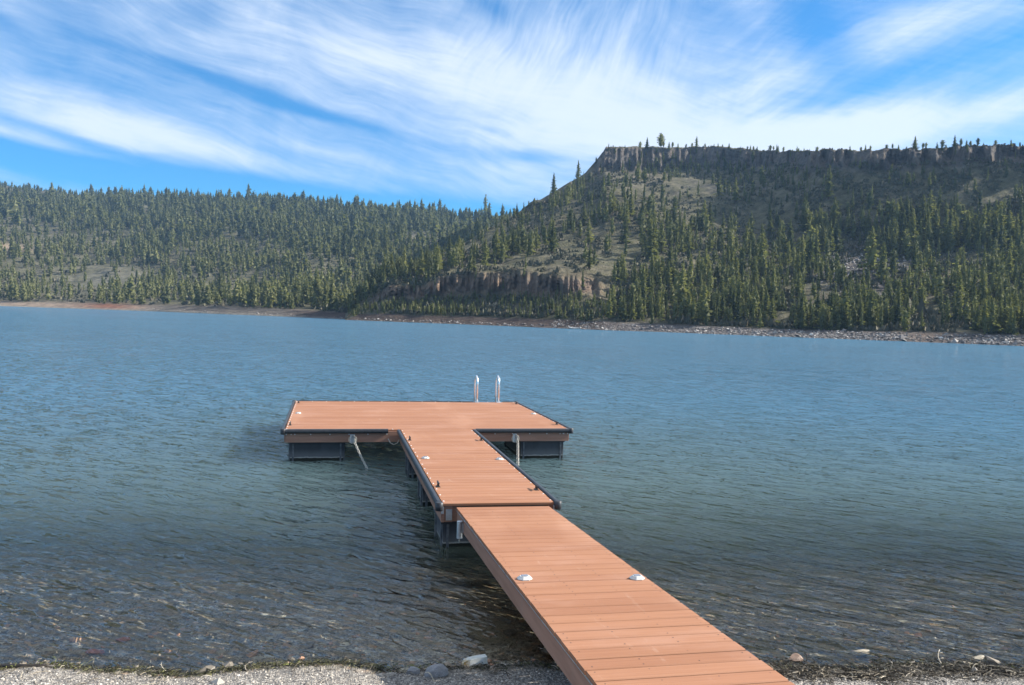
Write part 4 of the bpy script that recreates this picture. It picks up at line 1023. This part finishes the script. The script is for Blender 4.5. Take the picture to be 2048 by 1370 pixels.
stone('rock', .585, 5.66, gz(.585, 5.66)+.004, (.055, .04, .035), 12, M_TAN, 'low brownish rock half hidden behind the smaller grey rock')
stone('rock', -1.66, 6.42, gz(-1.66, 6.42)+.02, (.085, .055, .03), 17, M_RED, 'flat red rock under shallow water near the left edge')
stone('rock', -1.56, 6.82, gz(-1.56, 6.82)+.01, (.05, .04, .025), 23, M_RED, 'small orange-red rock under water beyond the flat red one')
stone('rock', 3.555, 5.42, .005, (.095, .07, .055), 31, M_BRN, 'wet brown rock breaking the surface right of the ramp')
stone('rock', 4.17, 5.46, gz(4.17, 5.46)+.035, (.09, .05, .035), 37, M_TAN, 'flat tan rock just awash right of the ramp')
stone('rock', 5.02, 5.20, gz(5.02, 5.20)+.030, (.06, .04, .03), 41, M_TAN, 'small tan rock just awash near the right edge')
stone('rock', -1.85, 6.38, gz(-1.85, 6.38)+.01, (.035, .025, .015), 43, M_TAN, 'small pale rock under water left of the flat red rock')
stone('rock', -.93, 6.43, gz(-.93, 6.43)+.01, (.032, .022, .015), 47, M_TAN, 'small pale oval rock under water right of the flat red rock')
stone('rock', -1.38, 5.93, gz(-1.38, 5.93)+.006, (.030, .02, .016), 53, M_TAN, 'tan rock lying on the gravel just above the waterline at left')
# torn white foam block: hollow at its broken end
def foam_block():
    mb = MB(); L, W, T = .185, .062, .050
    out = [(0, -W/2, 0), (0, W/2, 0), (0, W/2, T), (0, -W/2, T)]
    secs = [(0, 1.0, 1.0), (.07, 1.0, 1.0), (.13, .98, .97), (.165, .9, .80), (.185, .75, .55)]
    for i, (x, a, b_) in enumerate(secs): mb.v += [(x, -W/2*a, 0), (x, W/2*a, 0), (x+.0, W/2*a, T*b_), (x-.012*(i == 4), -W/2*a, T*b_)]
    for i in range(4): mb.f += [[i*4+j, i*4+(j+1) % 4, (i+1)*4+(j+1) % 4, (i+1)*4+j] for j in range(4)]
    mb.f += [[0, 1, 2, 3][::-1]]
    k = len(mb.v); m_ = .74       # inside of the broken mouth
    for x, a, b_ in ((.185, .55, .38), (.135, .6, .5)): mb.v += [(x, -W/2*a, .008), (x, W/2*a, .008), (x, W/2*a, T*b_), (x, -W/2*a, T*b_)]
    mb.f += [[16+j, 16+(j+1) % 4, k+(j+1) % 4, k+j] for j in range(4)]+[[k+j, k+(j+1) % 4, k+4+(j+1) % 4, k+4+j] for j in range(4)]+[[k+4, k+5, k+6, k+7]]
    return mb
m, g, b = material('weathered_white_foam'); co = g.new('ShaderNodeTexCoord').outputs['Object']; x_, y_, z_ = g.sep(co); nf = g.noise(co, 45, 4, .65)
c = g.mix(g.ss(nf, .4, .7, 0, .6), (.60, .62, .60), (.50, .49, .34)); c = g.mix(g.mul(g.ss(x_, .11, .17), g.ss(nf, .35, .6)), c, (.42, .27, .10))
pset(g, b, c, .7, 0, g.bump(g.noise(co, 160, 3), .4, .003), .3)
o = foam_block().build('foam_block', m, None, bevel=0.0); o.location = (1.185, 5.715, gz(1.15, 5.72)+.012); o.rotation_euler = (rad(4), rad(4), rad(184)); tag(o, 'torn white foam block washed up in the weed left of the ramp', 'litter')
def stick(x, y, L, a, r_, label, bend=.15, up=.03, seed=1):
    rr = random.Random(seed); n = 7; pts = []
    for k in range(n):
        f = k/(n-1); px = x+math.cos(a)*L*f-math.sin(a)*bend*L*math.sin(f*3.1); py = y+math.sin(a)*L*f+math.cos(a)*bend*L*math.sin(f*3.1)
        pts.append((px, py, max(gz(px, py), -.01)+.008+up*f+rr.uniform(-.002, .002)))
    mb = MB(); mb.tube(pts, r_, 6, rads=[r_*(1-.6*k/(n-1)) for k in range(n)])
    for k in (2, 4):
        p = Vector(pts[k]); d = a+rr.choice((-.8, .8)); mb.tube([p, p+Vector((math.cos(d)*L*.14, math.sin(d)*L*.14, .01)), p+Vector((math.cos(d)*L*.22, math.sin(d)*L*.22, .008))], r_*.5, 5)
    o = mb.build('stick', M_STICK, None, True); return tag(o, label, 'stick')
M_STICK = mat_simple('bleached_driftwood', (.20, .17, .13), (.42, .38, .31), 30, .85); 
stick(4.62, 5.13, .20, rad(55), .0065, 'pale forked stick poking over the waterline right of the ramp', .1, .05, 1)
stick(5.35, 4.72, .16, rad(60), .005, 'thin curved pale stick on the bank near the right corner', .35, .01, 2)
stick(3.85, 5.02, .24, rad(12), .005, 'long thin grey stick lying along the twig mat beside the ramp', .05, .01, 3)
stick(4.10, 4.90, .15, rad(25), .0045, 'short pale stick in the middle of the twig mat', .08, .02, 4)
stick(-.52, 5.82, .10, rad(70), .004, 'thin upright pale twig at the waterline left of the shaded gravel', .3, .03, 5)
stick(-1.07, 5.93, .09, rad(120), .0035, 'small pale twig standing in the weed at left', .1, .04, 6)
mb = MB(); mb.tube([(-2.32, 6.18, .012), (-2.1, 6.13, .02), (-1.95, 6.10, .022), (-1.83, 6.09, .018)], .016, 8, rads=[.012, .018, .02, .012])
o = mb.build('branch', mat_simple('black_wet_wood', (.012, .010, .008), (.04, .032, .025), 30, .5), None, True); tag(o, 'black waterlogged branch at the left end of the waterline', 'branch')
# pale driftwood on the far shore
x0, y0, z0 = on(1137, .06); x1, y1, z1 = on(1161, .06)
mb = MB(); mb.tube([(x0, y0, z0+.45), (x0+(x1-x0)*.12, y0+(y1-y0)*.12, z0+.15), ((x0+x1)/2, (y0+y1)/2, z0+.02), (x1, y1, z1+.15), (x1+.05, y1, z1+.4)], .14, 7, rads=[.06, .15, .17, .15, .07])
o = mb.build('driftwood_log', mat_simple('white_driftwood', (.55, .53, .48), (.7, .68, .63), 3, .8), None, True); tag(o, 'curved whitish driftwood log at the edge of the far shore', 'log')

# ------------------------------------------------------------------ air
HAZE = True
if HAZE:
    mb = MB(); mb.box(-1650, 3200, -1000, 2400, -11, 260)
    m = bpy.data.materials.new('thin_air'); m.use_nodes = True; nt = m.node_tree; nt.nodes.clear()
    out = nt.nodes.new('ShaderNodeOutputMaterial'); pv = nt.nodes.new('ShaderNodeVolumePrincipled')
    pv.inputs['Color'].default_value = (.36, .62, 1.0, 1); pv.inputs['Density'].default_value = .00014; pv.inputs['Anisotropy'].default_value = .1
    nt.links.new(pv.outputs[0], out.inputs['Volume'])
    o = mb.build('haze', m); tag(o, 'thin bluish haze over the lake', kind='stuff')
scene.cycles.volume_bounces = 0
scene.cycles.max_bounces = 6
scene.cycles.transparent_max_bounces = 8
scene.cycles.caustics_reflective = False
scene.cycles.caustics_refractive = False
